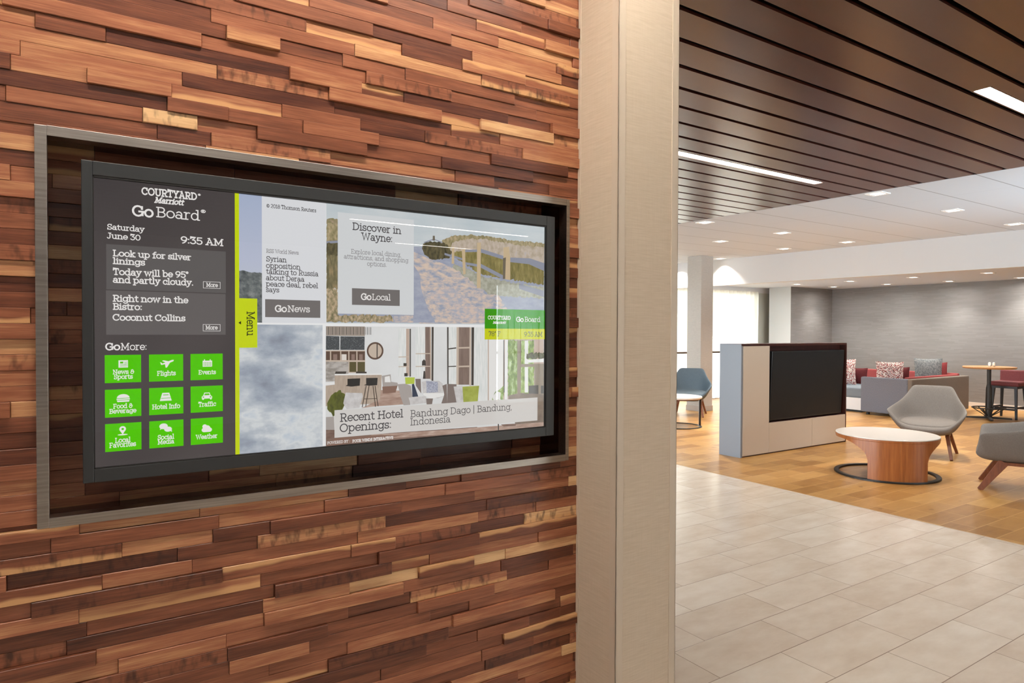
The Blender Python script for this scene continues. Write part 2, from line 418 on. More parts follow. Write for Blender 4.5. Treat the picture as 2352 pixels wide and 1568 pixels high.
def slat_end(y): return 6.85 - (y - 2.39) * 0.0475
STRIPS = [(3.55, 6.00, 3.765), (4.485, 6.72, 1.782), (2.9, 5.7, -5.0), (4.3, 5.75, -6.84), (-0.9, 1.5, 1.15), (1.9, 4.3, -0.2), (-1.4, 1.0, -1.6), (2.6, 5.0, -2.1), (0.2, 2.6, -3.5)]  # entries after the wall washer are unseen, added to brighten the foreground
sl = MB()
k0 = int((-9 - 2.075) / 0.2265); k1 = int((13 - 2.075) / 0.2265)
GAP = 0.034
for k in range(k0, k1):
    y0 = 2.075 + k * 0.2265 + GAP / 2; y1 = y0 + 0.2265 - GAP
    xe = slat_end(y0)
    cuts = [(-3.0, xe)]
    for (sx0, sx1, sy) in STRIPS:
        if y0 - 0.001 < sy < y1 + 0.001:
            new = []
            for a, b in cuts:
                if sx0 - 0.012 > a and sx1 + 0.012 < b: new += [(a, sx0 - 0.012), (sx1 + 0.012, b)]
                else: new.append((a, b))
            cuts = new
            if sy - 0.054 > y0: sl.box(sx0 - 0.012, y0, CEIL, sx1 + 0.012, sy - 0.054, CEIL + 0.014)
            if sy + 0.054 < y1: sl.box(sx0 - 0.012, sy + 0.054, CEIL, sx1 + 0.012, y1, CEIL + 0.014)
    for a, b in cuts: sl.box(a, y0, CEIL, b, y1, CEIL + 0.014)
sl.box(-3.0, -9, CEIL + 0.09, 7.6, 13, CEIL + 0.12, 1)
struct('ceiling', sl, [M_SLAT, M_BLACK], 'dark walnut slat ceiling over the foreground', 'ceiling')

def bulk_x(y): return 11.02 - (y - 3.83) * 0.078
ac = MB()
ac.face([(slat_end(-9), -9, CEIL), (slat_end(13), 13, CEIL), (bulk_x(13), 13, CEIL), (bulk_x(-9), -9, CEIL)])
ac.face([(slat_end(-9), -9, CEIL), (slat_end(13), 13, CEIL), (slat_end(13) , 13, CEIL + 0.09), (slat_end(-9), -9, CEIL + 0.09)], 1)
struct('ceiling', ac, [M_ACT, M_BLACK], 'white panel ceiling between wood slats and bulkhead', 'ceiling')
lc = MB(); lc.face([(bulk_x(-9), -9, LOW), (bulk_x(13), 13, LOW), (18, 13, LOW), (18, -9, LOW)])
struct('ceiling', lc, flat('low_ceiling_paint', '#cdd3dc', 0.8), 'low white ceiling over the far booth', 'ceiling')
bk = MB(); a, b = -9, 10.0
bk.face([(bulk_x(a), a, 2.435), (bulk_x(b), b, 2.435), (bulk_x(b), b, CEIL), (bulk_x(a), a, CEIL)])
bk.face([(bulk_x(a) + .14, a, 2.435), (bulk_x(b) + .14, b, 2.435), (bulk_x(b) + .14, b, LOW + .01), (bulk_x(a) + .14, a, LOW + .01)])
bk.face([(bulk_x(a), a, 2.435), (bulk_x(a) + .14, a, 2.435), (bulk_x(b) + .14, b, 2.435), (bulk_x(b), b, 2.435)])
struct('trim_2', bk, flat('bulkhead_paint', '#c9c8c7', 0.8), 'white bulkhead dropping below the panel ceiling', 'bulkhead')

# ------------------------------------------------------------------ walls of the lounge
struct('wall_back', MB().box(BACK, -9, 0, BACK + 0.2, 10.05, LOW + 0.3), M_PAPER, 'grey dashed wallpaper on the far wall', 'wall')
struct('baseboard_back', MB().box(BACK - 0.015, -9, 0, BACK, 9.2, 0.085), M_BASE, 'pale baseboard under the far grey wall', 'baseboard')
pw = MB().box(13.66, 9.23, 0, BACK, 9.80, LOW + 0.2)
pw.mi[5] = 1
struct('wall_corner', pw, [M_PAPER, M_PALE], 'grey papered return wall with pale end by the window', 'wall')
YW = 10.0
WZ = 2.44
ww = MB()
ww.box(1.6, YW - .002, WZ, BACK + .2, YW + 0.2, CEIL + 0.1, 1)               # header
ww.box(13.46, YW, 0, BACK + .2, YW + 0.2, WZ)
ww.box(1.6, YW, 0, 8.2, YW + 0.2, WZ)
struct('wall_window', ww, [flat('window_wall_paint', '#c3c8c1', 0.7), M_WHITE], 'pale wall around the curtained windows', 'wall')
M_ALU = flat('window_frame_aluminium', '#77726c', 0.4, 0.6)
def glass_mat(name='window_glass', ior=1.45, rough=0.02):
    n = NT(name); t = n.n('BsdfTransparent'); g = n.n('BsdfGlossy'); g.inputs['Roughness'].default_value = rough
    f = n.n('Fresnel'); f.inputs['IOR'].default_value = ior; mx = n.n('MixShader')
    front = n.math('SUBTRACT', 1.0, n.n('NewGeometry').outputs['Backfacing'])
    n.put(mx.inputs[0], n.math('MULTIPLY', f.outputs[0], front)); n.t.links.new(t.outputs[0], mx.inputs[1]); n.t.links.new(g.outputs[0], mx.inputs[2]); n.t.links.new(mx.outputs[0], n.out.inputs[0]); return n.m
M_GLASS = glass_mat()
def window(num, x0, x1, y, z1, label, ny=1, nx=2, zr=1.04):
    fr = MB()
    fr.box(x0, y + .06, 0.0, x1, y + .12, 0.06); fr.box(x0, y + .06, z1 - 0.05, x1, y + .12, z1); fr.box(x0, y + .05, zr, x1, y + .13, zr + 0.05)
    for i in range(nx + 1):
        x = x0 + (x1 - x0) * i / nx; fr.box(x - .03 if i else x, y + .06, 0.06, x + .03 if i < nx else x, y + .12, z1 - .05)
    o = struct('window_%d' % num, fr, M_ALU, label, 'window')
    MB().box(x0, y + .085, 0.05, x1, y + .091, z1 - .05).build('pane', M_GLASS, o)
    return o
window(1, 8.2, 13.46, YW, WZ, 'curtained window behind the pale column and kiosk', nx=1)
MB().box(8.2, 9.86, 1.04, 13.4, 9.88, 1.075).build('handrail', flat('handrail_bronze', '#5b4a3c', 0.4, 0.5), bpy.data.objects['window_1'])
# the other sides of the hall
wr = MB()
wr.box(-3, -8.3, 2.5, 18, -8.1, CEIL + .1); wr.box(-3, -8.3, 0, 7.05, -8.1, 2.5); wr.box(11.5, -8.3, 0, 18, -8.1, 2.5)
struct('wall_rear', wr, M_WHITE, 'white wall behind the camera', 'wall')
window(2, 7.05, 11.5, -8.3, 2.5, 'window behind the camera', nx=4)
struct('wall_end', MB().box(-3.1, -8.3, 0, -3.0, WALL + .26, CEIL + .1), M_WHITE, 'white end wall left of the camera', 'wall')
struct('wall_end', MB().box(1.4, 9.4, 0, 1.6, 10.2, CEIL + .1).box(1.4, 1.95, 0, 1.6, 2.9, CEIL + .1).box(1.4, 2.9, 2.62, 1.6, 9.4, CEIL + .1), M_WHITE, 'white wall around the side window behind the wood wall', 'wall')
sw = MB()
for y in (2.9, 4.5, 6.15, 7.75, 9.34): sw.box(1.47, y, 0, 1.53, y + .06, 2.62)
sw.box(1.47, 2.9, 0, 1.53, 9.4, .06); sw.box(1.47, 2.9, 2.56, 1.53, 9.4, 2.62)
o = struct('window_3', sw, M_ALU, 'side window behind the wood wall', 'window'); MB().box(1.497, 2.9, .06, 1.503, 9.4, 2.56).build('pane', M_GLASS, o)

# pale column in front of the windows
c1 = MB().box(9.765, 8.48, 0, 10.10, 8.82, CEIL, skip=''); 
c1o = struct('column', c1, linen('column_wallcovering', '#a8a39c', '#bab4ac'), 'pale square column before the curtained window', 'column', bevel=0.004)
MB().box(9.757, 8.472, 0, 10.108, 8.828, 0.10).build('base_trim', flat('column_base', '#a3978c', 0.4), c1o)

# ------------------------------------------------------------------ slab-serif lettering, drawn as strokes
def A(cx, cy, rx, ry, a0=0, a1=360):
    n = max(4, int(abs(a1 - a0) / 24))
    return [(cx + rx * math.cos(math.radians(a0 + (a1 - a0) * i / n)), cy + ry * math.sin(math.radians(a0 + (a1 - a0) * i / n))) for i in range(n + 1)]
def V(x, y0, y1): return [(x, y0), (x, y1)]
def S(x, y, l=.1, r=.1): return [(x - l, y), (x + r, y)]
def D(x, y): return [(x - .012, y), (x + .012, y)]
X5, CP, AS = .47, .66, .70
GL = {
 ' ': (.26, []), '.': (.2, [D(.1, .03)]), ',': (.2, [[(.11, .04), (.06, -.1)]]), ':': (.2, [D(.1, .05), D(.1, .42)]), '|': (.22, [V(.11, -.12, .74)]),
 '°': (.28, [A(.14, .58, .09, .09)]), '®': (.5, [A(.25, .4, .22, .22), [(.18, .28), (.18, .52), (.28, .52), (.31, .46), (.28, .4), (.18, .4)], [(.25, .4), (.32, .28)]]),
 '©': (.62, [A(.3, .3, .27, .3), A(.31, .3, .13, .14, 50, 310)]),
 '&': (.66, [A(.3, .5, .15, .14, -20, 270), A(.28, .18, .21, .18, 80, 350), [(.3, .36), (.5, .36)], [(.49, .15), (.55, .36)]]),
 'a': (.53, [A(.21, .13, .16, .13), [(.4, 0), (.4, .3)] , A(.24, .3, .16, .17, 0, 150), S(.4, 0, 0, .1)]),
 'b': (.56, [V(.1, 0, AS), S(.1, AS, .08, 0), A(.29, X5/2, .2, X5/2)]),
 'c': (.48, [A(.27, X5/2, .21, X5/2, 42, 318), [(.43, .30), (.43, .45)]]),
 'd': (.58, [V(.45, 0, AS), S(.45, AS, .1, 0), S(.45, 0, 0, .1), A(.25, X5/2, .2, X5/2)]),
 'e': (.5, [A(.26, X5/2, .21, X5/2, 0, 318), [(.05, X5/2), (.47, X5/2)]]),
 'f': (.36, [V(.15, 0, .55), A(.29, .55, .14, .15, 180, 70), S(.15, X5, .12, .17), S(.15, 0, .11, .13)]),
 'g': (.56, [A(.25, .25, .2, .22), V(.45, -.06, X5), S(.45, X5, 0, .09), A(.27, -.06, .18, .14, 0, -155)]),
 'h': (.6, [V(.12, 0, AS), S(.12, AS, .09, 0), A(.29, .3, .17, .17, 180, 0), V(.46, 0, .3), S(.12, 0), S(.46, 0)]),
 'i': (.28, [V(.14, 0, X5), S(.14, X5, .1, 0), S(.14, 0), D(.13, .64)]),
 'k': (.56, [V(.12, 0, AS), S(.12, AS, .09, 0), S(.12, 0), [(.12, .18), (.4, X5)], [(.22, .26), (.43, 0)], S(.4, X5, .08, .09), S(.44, 0, .09, .08)]),
 'l': (.28, [V(.14, 0, AS), S(.14, AS, .1, 0), S(.14, 0)]),
 'm': (.88, [V(.12, 0, X5), S(.12, X5, .09, 0), A(.275, .3, .155, .17, 180, 0), V(.43, 0, .3), A(.585, .3, .155, .17, 180, 0), V(.74, 0, .3), S(.12, 0, .09, .08), S(.43, 0, .08, .08), S(.74, 0, .08, .09)]),
 'n': (.6, [V(.12, 0, X5), S(.12, X5, .09, 0), A(.29, .3, .17, .17, 180, 0), V(.46, 0, .3), S(.12, 0), S(.46, 0)]),
 'o': (.54, [A(.27, X5/2, .22, X5/2)]),
 'p': (.58, [V(.12, -.2, X5), S(.12, X5, .09, 0), S(.12, -.2), A(.31, X5/2, .2, X5/2)]),
 'r': (.42, [V(.13, 0, X5), S(.13, X5, .1, 0), A(.29, .29, .16, .18, 180, 65), S(.13, 0, .1, .12)]),
 's': (.44, [A(.22, .35, .15, .12, 35, 270), A(.22, .115, .165, .115, 90, -145), [(.35, .36), (.35, .46)], [(.06, .02), (.06, .12)]]),
 't': (.36, [V(.15, .12, .62), A(.27, .12, .12, .12, 180, 300), S(.15, X5, .12, .16)]),
 'u': (.6, [V(.12, .17, X5), S(.12, X5, .1, 0), A(.29, .17, .17, .17, 180, 360), V(.46, 0, X5), S(.46, X5, .1, 0), S(.46, 0, 0, .1)]),
 'v': (.52, [[(.08, X5), (.26, 0), (.44, X5)], S(.08, X5, .07, .09), S(.44, X5, .09, .07)]),
 'w': (.76, [[(.08, X5), (.23, 0), (.38, X5), (.53, 0), (.68, X5)], S(.08, X5, .07, .09), S(.68, X5, .09, .07)]),
 'x': (.52, [[(.09, 0), (.42, X5)], [(.09, X5), (.42, 0)], S(.09, 0, .07, .08), S(.42, 0, .08, .07), S(.09, X5, .07, .08), S(.42, X5, .08, .07)]),
 'y': (.54, [[(.09, X5), (.28, .02)], [(.46, X5), (.22, -.12), (.13, -.2), (.04, -.19)], S(.09, X5, .07, .09), S(.46, X5, .09, .07)]),
 'A': (.68, [[(.1, 0), (.33, CP), (.57, 0)], [(.18, .22), (.49, .22)], S(.1, 0, .08, .1), S(.57, 0, .1, .08), S(.31, CP, .1, .02)]),
 'B': (.6, [V(.14, 0, CP), A(.33, .5, .17, .16, 90, -90), A(.34, .17, .2, .17, 90, -90), [(.05, CP), (.33, CP)], [(.14, .34), (.34, .34)], [(.05, 0), (.34, 0)]]),
 'C': (.66, [A(.35, CP/2, .29, CP/2, 45, 315), [(.57, .46), (.57, .64)]]),
 'D': (.7, [V(.14, 0, CP), [(.05, CP), (.3, CP)], [(.05, 0), (.3, 0)], A(.3, CP/2, .32, CP/2, 90, -90)]),
 'E': (.6, [V(.14, 0, CP), [(.05, 0), (.52, 0), (.52, .15)], [(.05, CP), (.5, CP), (.5, .52)], [(.14, .34), (.4, .34)]]),
 'F': (.58, [V(.14, 0, CP), [(.05, CP), (.5, CP), (.5, .52)], [(.14, .33), (.4, .33)], S(.14, 0, .09, .12)]),
 'G': (.7, [A(.35, CP/2, .29, CP/2, 48, 350), [(.42, .3), (.66, .3)], [(.6, .3), (.6, .06)], [(.57, .48), (.57, .62)]]),
 'H': (.74, [V(.15, 0, CP), V(.59, 0, CP), [(.15, .34), (.59, .34)], S(.15, 0), S(.59, 0), S(.15, CP), S(.59, CP)]),
 'I': (.32, [V(.16, 0, CP), S(.16, 0), S(.16, CP)]),
 'J': (.46, [V(.3, .13, CP), A(.16, .13, .14, .13, 0, -160), S(.3, CP, .14, .09)]),
 'L': (.56, [V(.14, 0, CP), S(.14, CP), [(.05, 0), (.5, 0), (.5, .17)]]),
 'M': (.86, [V(.15, 0, CP), V(.7, 0, CP), [(.15, CP), (.42, .12), (.7, CP)], S(.15, 0), S(.7, 0), S(.15, CP, .1, 0), S(.7, CP, 0, .1)]),
 'N': (.74, [V(.15, 0, CP), V(.59, 0, CP), [(.15, CP), (.59, 0)], S(.15, 0), S(.59, CP), S(.15, CP, .1, 0)]),
 'O': (.72, [A(.36, CP/2, .3, CP/2)]),
 'P': (.58, [V(.14, 0, CP), [(.05, CP), (.33, CP)], [(.14, .28), (.33, .28)], A(.33, .47, .19, .19, 90, -90), S(.14, 0, .09, .12)]),
 'R': (.64, [V(.14, 0, CP), [(.05, CP), (.34, CP)], [(.14, .3), (.34, .3)], A(.34, .48, .18, .18, 90, -90), [(.32, .3), (.52, 0)], S(.14, 0), S(.54, 0, .08, .08)]),
 'S': (.54, [A(.27, .49, .19, .17, 30, 270), A(.27, .16, .21, .16, 90, -150), [(.45, .5), (.45, .66)], [(.07, 0), (.07, .17)]]),
 'T': (.6, [V(.3, 0, CP), [(.05, .5), (.05, CP), (.55, CP), (.55, .5)], S(.3, 0, .11, .11)]),
 'U': (.72, [V(.15, .22, CP), A(.36, .22, .21, .22, 180, 360), V(.57, .22, CP), S(.15, CP), S(.57, CP)]),
 'V': (.66, [[(.1, CP), (.33, 0), (.56, CP)], S(.1, CP), S(.56, CP)]),
 'W': (.94, [[(.1, CP), (.28, 0), (.47, CP), (.66, 0), (.84, CP)], S(.1, CP), S(.84, CP)]),
 'Y': (.64, [[(.1, CP), (.32, .3), (.54, CP)], V(.32, 0, .3), S(.1, CP), S(.54, CP), S(.32, 0, .11, .11)]),
 '0': (.58, [A(.29, CP/2, .23, CP/2)]), '1': (.38, [V(.2, 0, CP), [(.2, CP), (.07, .54)], S(.2, 0, .13, .13)]),
 '2': (.54, [A(.27, .47, .2, .19, 160, -35), [(.44, .37), (.07, 0), (.49, 0)]]),
 '3': (.54, [[(.07, .54), (.07, CP), (.46, CP), (.24, .4)], A(.26, .2, .22, .2, 95, -150)]),
 '5': (.54, [[(.45, CP), (.12, CP), (.1, .36)], A(.26, .2, .22, .21, 130, -150)]),
 '6': (.56, [A(.28, .2, .22, .2), [(.06, .22), (.12, .44), (.26, .6), (.38, .66)]]),
 '7': (.52, [[(.06, .54), (.06, CP), (.47, CP), (.2, 0)]]),
 '8': (.56, [A(.28, .49, .18, .17), A(.28, .17, .22, .17)]),
 '9': (.56, [A(.28, .46, .22, .2), [(.5, .44), (.44, .22), (.3, .06), (.18, 0)]]),
}
def lettering(mb, s, x0, z0, x1, cap, weight, y, mi=0, slant=0.0, turn=False):
    # letters fill x0..x1 on the baseline z0; `turn` runs them downwards
    wtot = sum(GL[c][0] for c in s); k = cap / CP; sx = (x1 - x0) / wtot
    pen = 0.0; hw = weight / 2
    def put(px, pz):
        px += pz * slant
        if turn: return (x0 + pz * k, y, z0 - px * sx)
        return (x0 + px * sx, y, z0 + pz * k)
    for c in s:
        adv, strokes = GL[c]
        for st in strokes:
            n = len(st); closed = math.hypot(st[0][0] - st[-1][0], st[0][1] - st[-1][1]) < 1e-4 and n > 3
            L = []
            for i in range(n):
                if closed: a, b = st[(i - 1) % (n - 1)], st[(i + 1) % (n - 1)]
                else: a, b = st[max(i - 1, 0)], st[min(i + 1, n - 1)]
                d0 = (st[i][0] - st[i - 1][0], st[i][1] - st[i - 1][1]) if i else None
                dx, dz = b[0] - a[0], b[1] - a[1]; q = math.hypot(dx, dz) or 1; dx /= q; dz /= q
                m = 1.0
                if 0 < i < n - 1:
                    e = (st[i][0] - st[i - 1][0], st[i][1] - st[i - 1][1]); qe = math.hypot(*e) or 1
                    m = min(2.2, 1 / max(0.3, abs((e[0] * dx + e[1] * dz) / qe)))
                ex = (-dx * hw, -dz * hw) if (not closed and i == 0) else (dx * hw, dz * hw) if (not closed and i == n - 1) else (0, 0)
                px, pz = st[i][0] + pen + ex[0] * .9, st[i][1] + ex[1] * .9
                L.append((put(px - dz * hw * m, pz + dx * hw * m), put(px + dz * hw * m, pz - dx * hw * m)))
            for p, q in zip(L, L[1:]): mb.face([p[0], q[0], q[1], p[1]], mi)
        pen += adv

# what the screen shows, in metres on its face (x from the eye, height above the floor)
SCREEN_TEXT = [
 ('menu_sidebar', 'COURTYARD', 0.1077, 0.2191, 1.7999, 0.0143, 0.13, 'w', 0),
 ('menu_sidebar', 'Marriott', 0.1326, 0.1906, 1.7847, 0.0111, 0.15, 'w', 0.28),
 ('menu_sidebar', 'Go', 0.0891, 0.1308, 1.7516, 0.0214, 0.11, 'w', 0),
 ('menu_sidebar', 'Board', 0.1355, 0.2248, 1.7533, 0.0208, 0.065, 'w', 0),
 ('menu_sidebar', '®', 0.2267, 0.2368, 1.7686, 0.01, 0.07, 'w', 0),
 ('menu_sidebar', '®', 0.2209, 0.2264, 1.8082, 0.006, 0.09, 'w', 0),
 ('menu_sidebar', 'Saturday', 0.0427, 0.1129, 1.7174, 0.0108, 0.1, 'w', 0),
 ('menu_sidebar', 'June 30', 0.0426, 0.1055, 1.6981, 0.0112, 0.1, 'w', 0),
 ('menu_sidebar', '9:35 AM', 0.1847, 0.2749, 1.6986, 0.0143, 0.1, 'w', 0),
 ('card_a', 'Look up for silver', 0.0531, 0.2063, 1.6609, 0.0122, 0.11, 'w', 0),
 ('card_a', 'linings', 0.053, 0.1141, 1.6439, 0.0122, 0.11, 'w', 0),
 ('card_a', 'Today will be 95°', 0.0529, 0.2004, 1.6206, 0.0127, 0.11, 'w', 0),
 ('card_a', 'and partly cloudy.', 0.0528, 0.2107, 1.6035, 0.0127, 0.11, 'w', 0),
 ('card_a', 'More', 0.2376, 0.2623, 1.6018, 0.0085, 0.11, 'w', 0),
 ('card_b', 'Right now in the', 0.0526, 0.1997, 1.5629, 0.0127, 0.11, 'w', 0),
 ('card_b', 'Bistro:', 0.0525, 0.1077, 1.5452, 0.0127, 0.11, 'w', 0),
 ('card_b', 'Coconut Collins', 0.0518, 0.194, 1.5218, 0.0126, 0.11, 'w', 0),
 ('card_b', 'More', 0.2359, 0.2616, 1.503, 0.0085, 0.11, 'w', 0),
 ('menu_sidebar', 'Go', 0.038, 0.0657, 1.4577, 0.0141, 0.12, 'w', 0),
 ('menu_sidebar', 'More:', 0.0665, 0.1168, 1.4573, 0.0142, 0.075, 'w', 0),
 ('news', '© 2018 Thomson Reuters', 0.3721, 0.4923, 1.799, 0.0084, 0.09, 'k', 0),
 ('news', 'RSS World News', 0.371, 0.4485, 1.6896, 0.0085, 0.09, 'g', 0),
 ('news', 'Syrian', 0.3707, 0.4194, 1.6688, 0.0116, 0.08, 'k', 0),
 ('news', 'opposition', 0.3703, 0.4531, 1.6529, 0.0116, 0.08, 'k', 0),
 ('news', 'talking to Russia', 0.3707, 0.4974, 1.6385, 0.0116, 0.08, 'k', 0),
 ('news', 'about Deraa', 0.3702, 0.4624, 1.6233, 0.0116, 0.08, 'k', 0),
 ('news', 'peace deal, rebel', 0.3702, 0.4967, 1.6084, 0.0116, 0.08, 'k', 0),
 ('news', 'says', 0.3702, 0.4017, 1.5945, 0.0111, 0.08, 'k', 0),
 ('news', 'Go', 0.391, 0.4195, 1.5471, 0.0149, 0.12, 'w', 0),
 ('news', 'News', 0.4211, 0.4764, 1.5474, 0.0146, 0.08, 'w', 0),
 ('card_c', 'Go', 0.609, 0.6378, 1.5829, 0.0154, 0.12, 'w', 0),
 ('card_c', 'Local', 0.6396, 0.692, 1.5832, 0.015, 0.075, 'w', 0),
 ('card_c', 'Discover in', 0.586, 0.7227, 1.7639, 0.0175, 0.08, 'k', 0),
 ('card_c', 'Wayne:', 0.6103, 0.6973, 1.7397, 0.0177, 0.08, 'k', 0),
 ('card_c', 'Explore local dining,', 0.5822, 0.7225, 1.7018, 0.0108, 0.065, 'g', 0),
 ('card_c', 'attractions, and shopping', 0.5633, 0.7433, 1.6877, 0.0107, 0.065, 'g', 0),
 ('card_c', 'options.', 0.6257, 0.6812, 1.6726, 0.0109, 0.065, 'g', 0),
 ('banner', 'Recent Hotel', 0.5529, 0.729, 1.2664, 0.0197, 0.075, 'k', 0),
 ('banner', 'Openings:', 0.5517, 0.6947, 1.2395, 0.0197, 0.075, 'k', 0),
 ('banner', 'Bandung Dago | Bandung,', 0.7496, 1.0829, 1.2646, 0.018, 0.06, 'k2', 0),
 ('banner', 'Indonesia', 0.749, 0.874, 1.2422, 0.018, 0.06, 'k2', 0),
 ('lobby', 'POWERED BY :', 0.5198, 0.5791, 1.2107, 0.0062, 0.1, 'w', 0),
 ('lobby', 'FOUR WINDS INTERACTIVE', 0.5861, 0.7002, 1.2096, 0.0063, 0.14, 'w', 0),
 ('badge', 'COURTYARD', 0.9969, 1.0773, 1.5366, 0.0096, 0.13, 'w', 0),
 ('badge', 'Marriott', 1.0142, 1.0588, 1.5239, 0.0064, 0.15, 'w', 0.28),
 ('badge', 'Go', 1.0968, 1.1239, 1.5303, 0.0139, 0.12, 'w', 0),
 ('badge', 'Board', 1.1272, 1.1865, 1.5308, 0.0139, 0.07, 'w', 0),
 ('badge', '78° F', 0.9996, 1.0416, 1.4871, 0.0129, 0.07, 'k', 0),
 ('badge', '9:35 AM', 1.1256, 1.1947, 1.4856, 0.0133, 0.07, 'k', 0),
]
APP_TEXT = [
 (0, 0, 'News &', 0.0517, 0.0927, 1.4051, 0.0089),
 (0, 0, 'Sports', 0.0538, 0.0893, 1.3944, 0.0089),
 (0, 1, 'Flights', 0.1364, 0.174, 1.3992, 0.0092),
 (0, 2, 'Events', 0.2208, 0.258, 1.3992, 0.0089),
 (1, 0, 'Food &', 0.052, 0.0893, 1.3304, 0.0092),
 (1, 0, 'Beverage', 0.0448, 0.0957, 1.3198, 0.0091),
 (1, 1, 'Hotel Info', 0.1263, 0.1825, 1.3243, 0.0095),
 (1, 2, 'Traffic', 0.2205, 0.2578, 1.3246, 0.0095),
 (2, 0, 'Local', 0.0553, 0.0845, 1.2557, 0.0097),
 (2, 0, 'Favorites', 0.0445, 0.0949, 1.2458, 0.0097),
 (2, 1, 'Social', 0.137, 0.1702, 1.2554, 0.0095),
 (2, 1, 'Media', 0.137, 0.1701, 1.2449, 0.0094),
 (2, 2, 'Weather', 0.2149, 0.2608, 1.2495, 0.0095),
]
ICON_AT = {
 (0,0): (0.0714, 1.4267),
 (0,1): (0.1563, 1.4255),
 (0,2): (0.2398, 1.4243),
 (1,0): (0.071, 1.3523),
 (1,1): (0.1536, 1.3507),
 (1,2): (0.2386, 1.3482),
 (2,0): (0.0696, 1.2805),
 (2,1): (0.1529, 1.2805),
 (2,2): (0.2376, 1.2726),
}
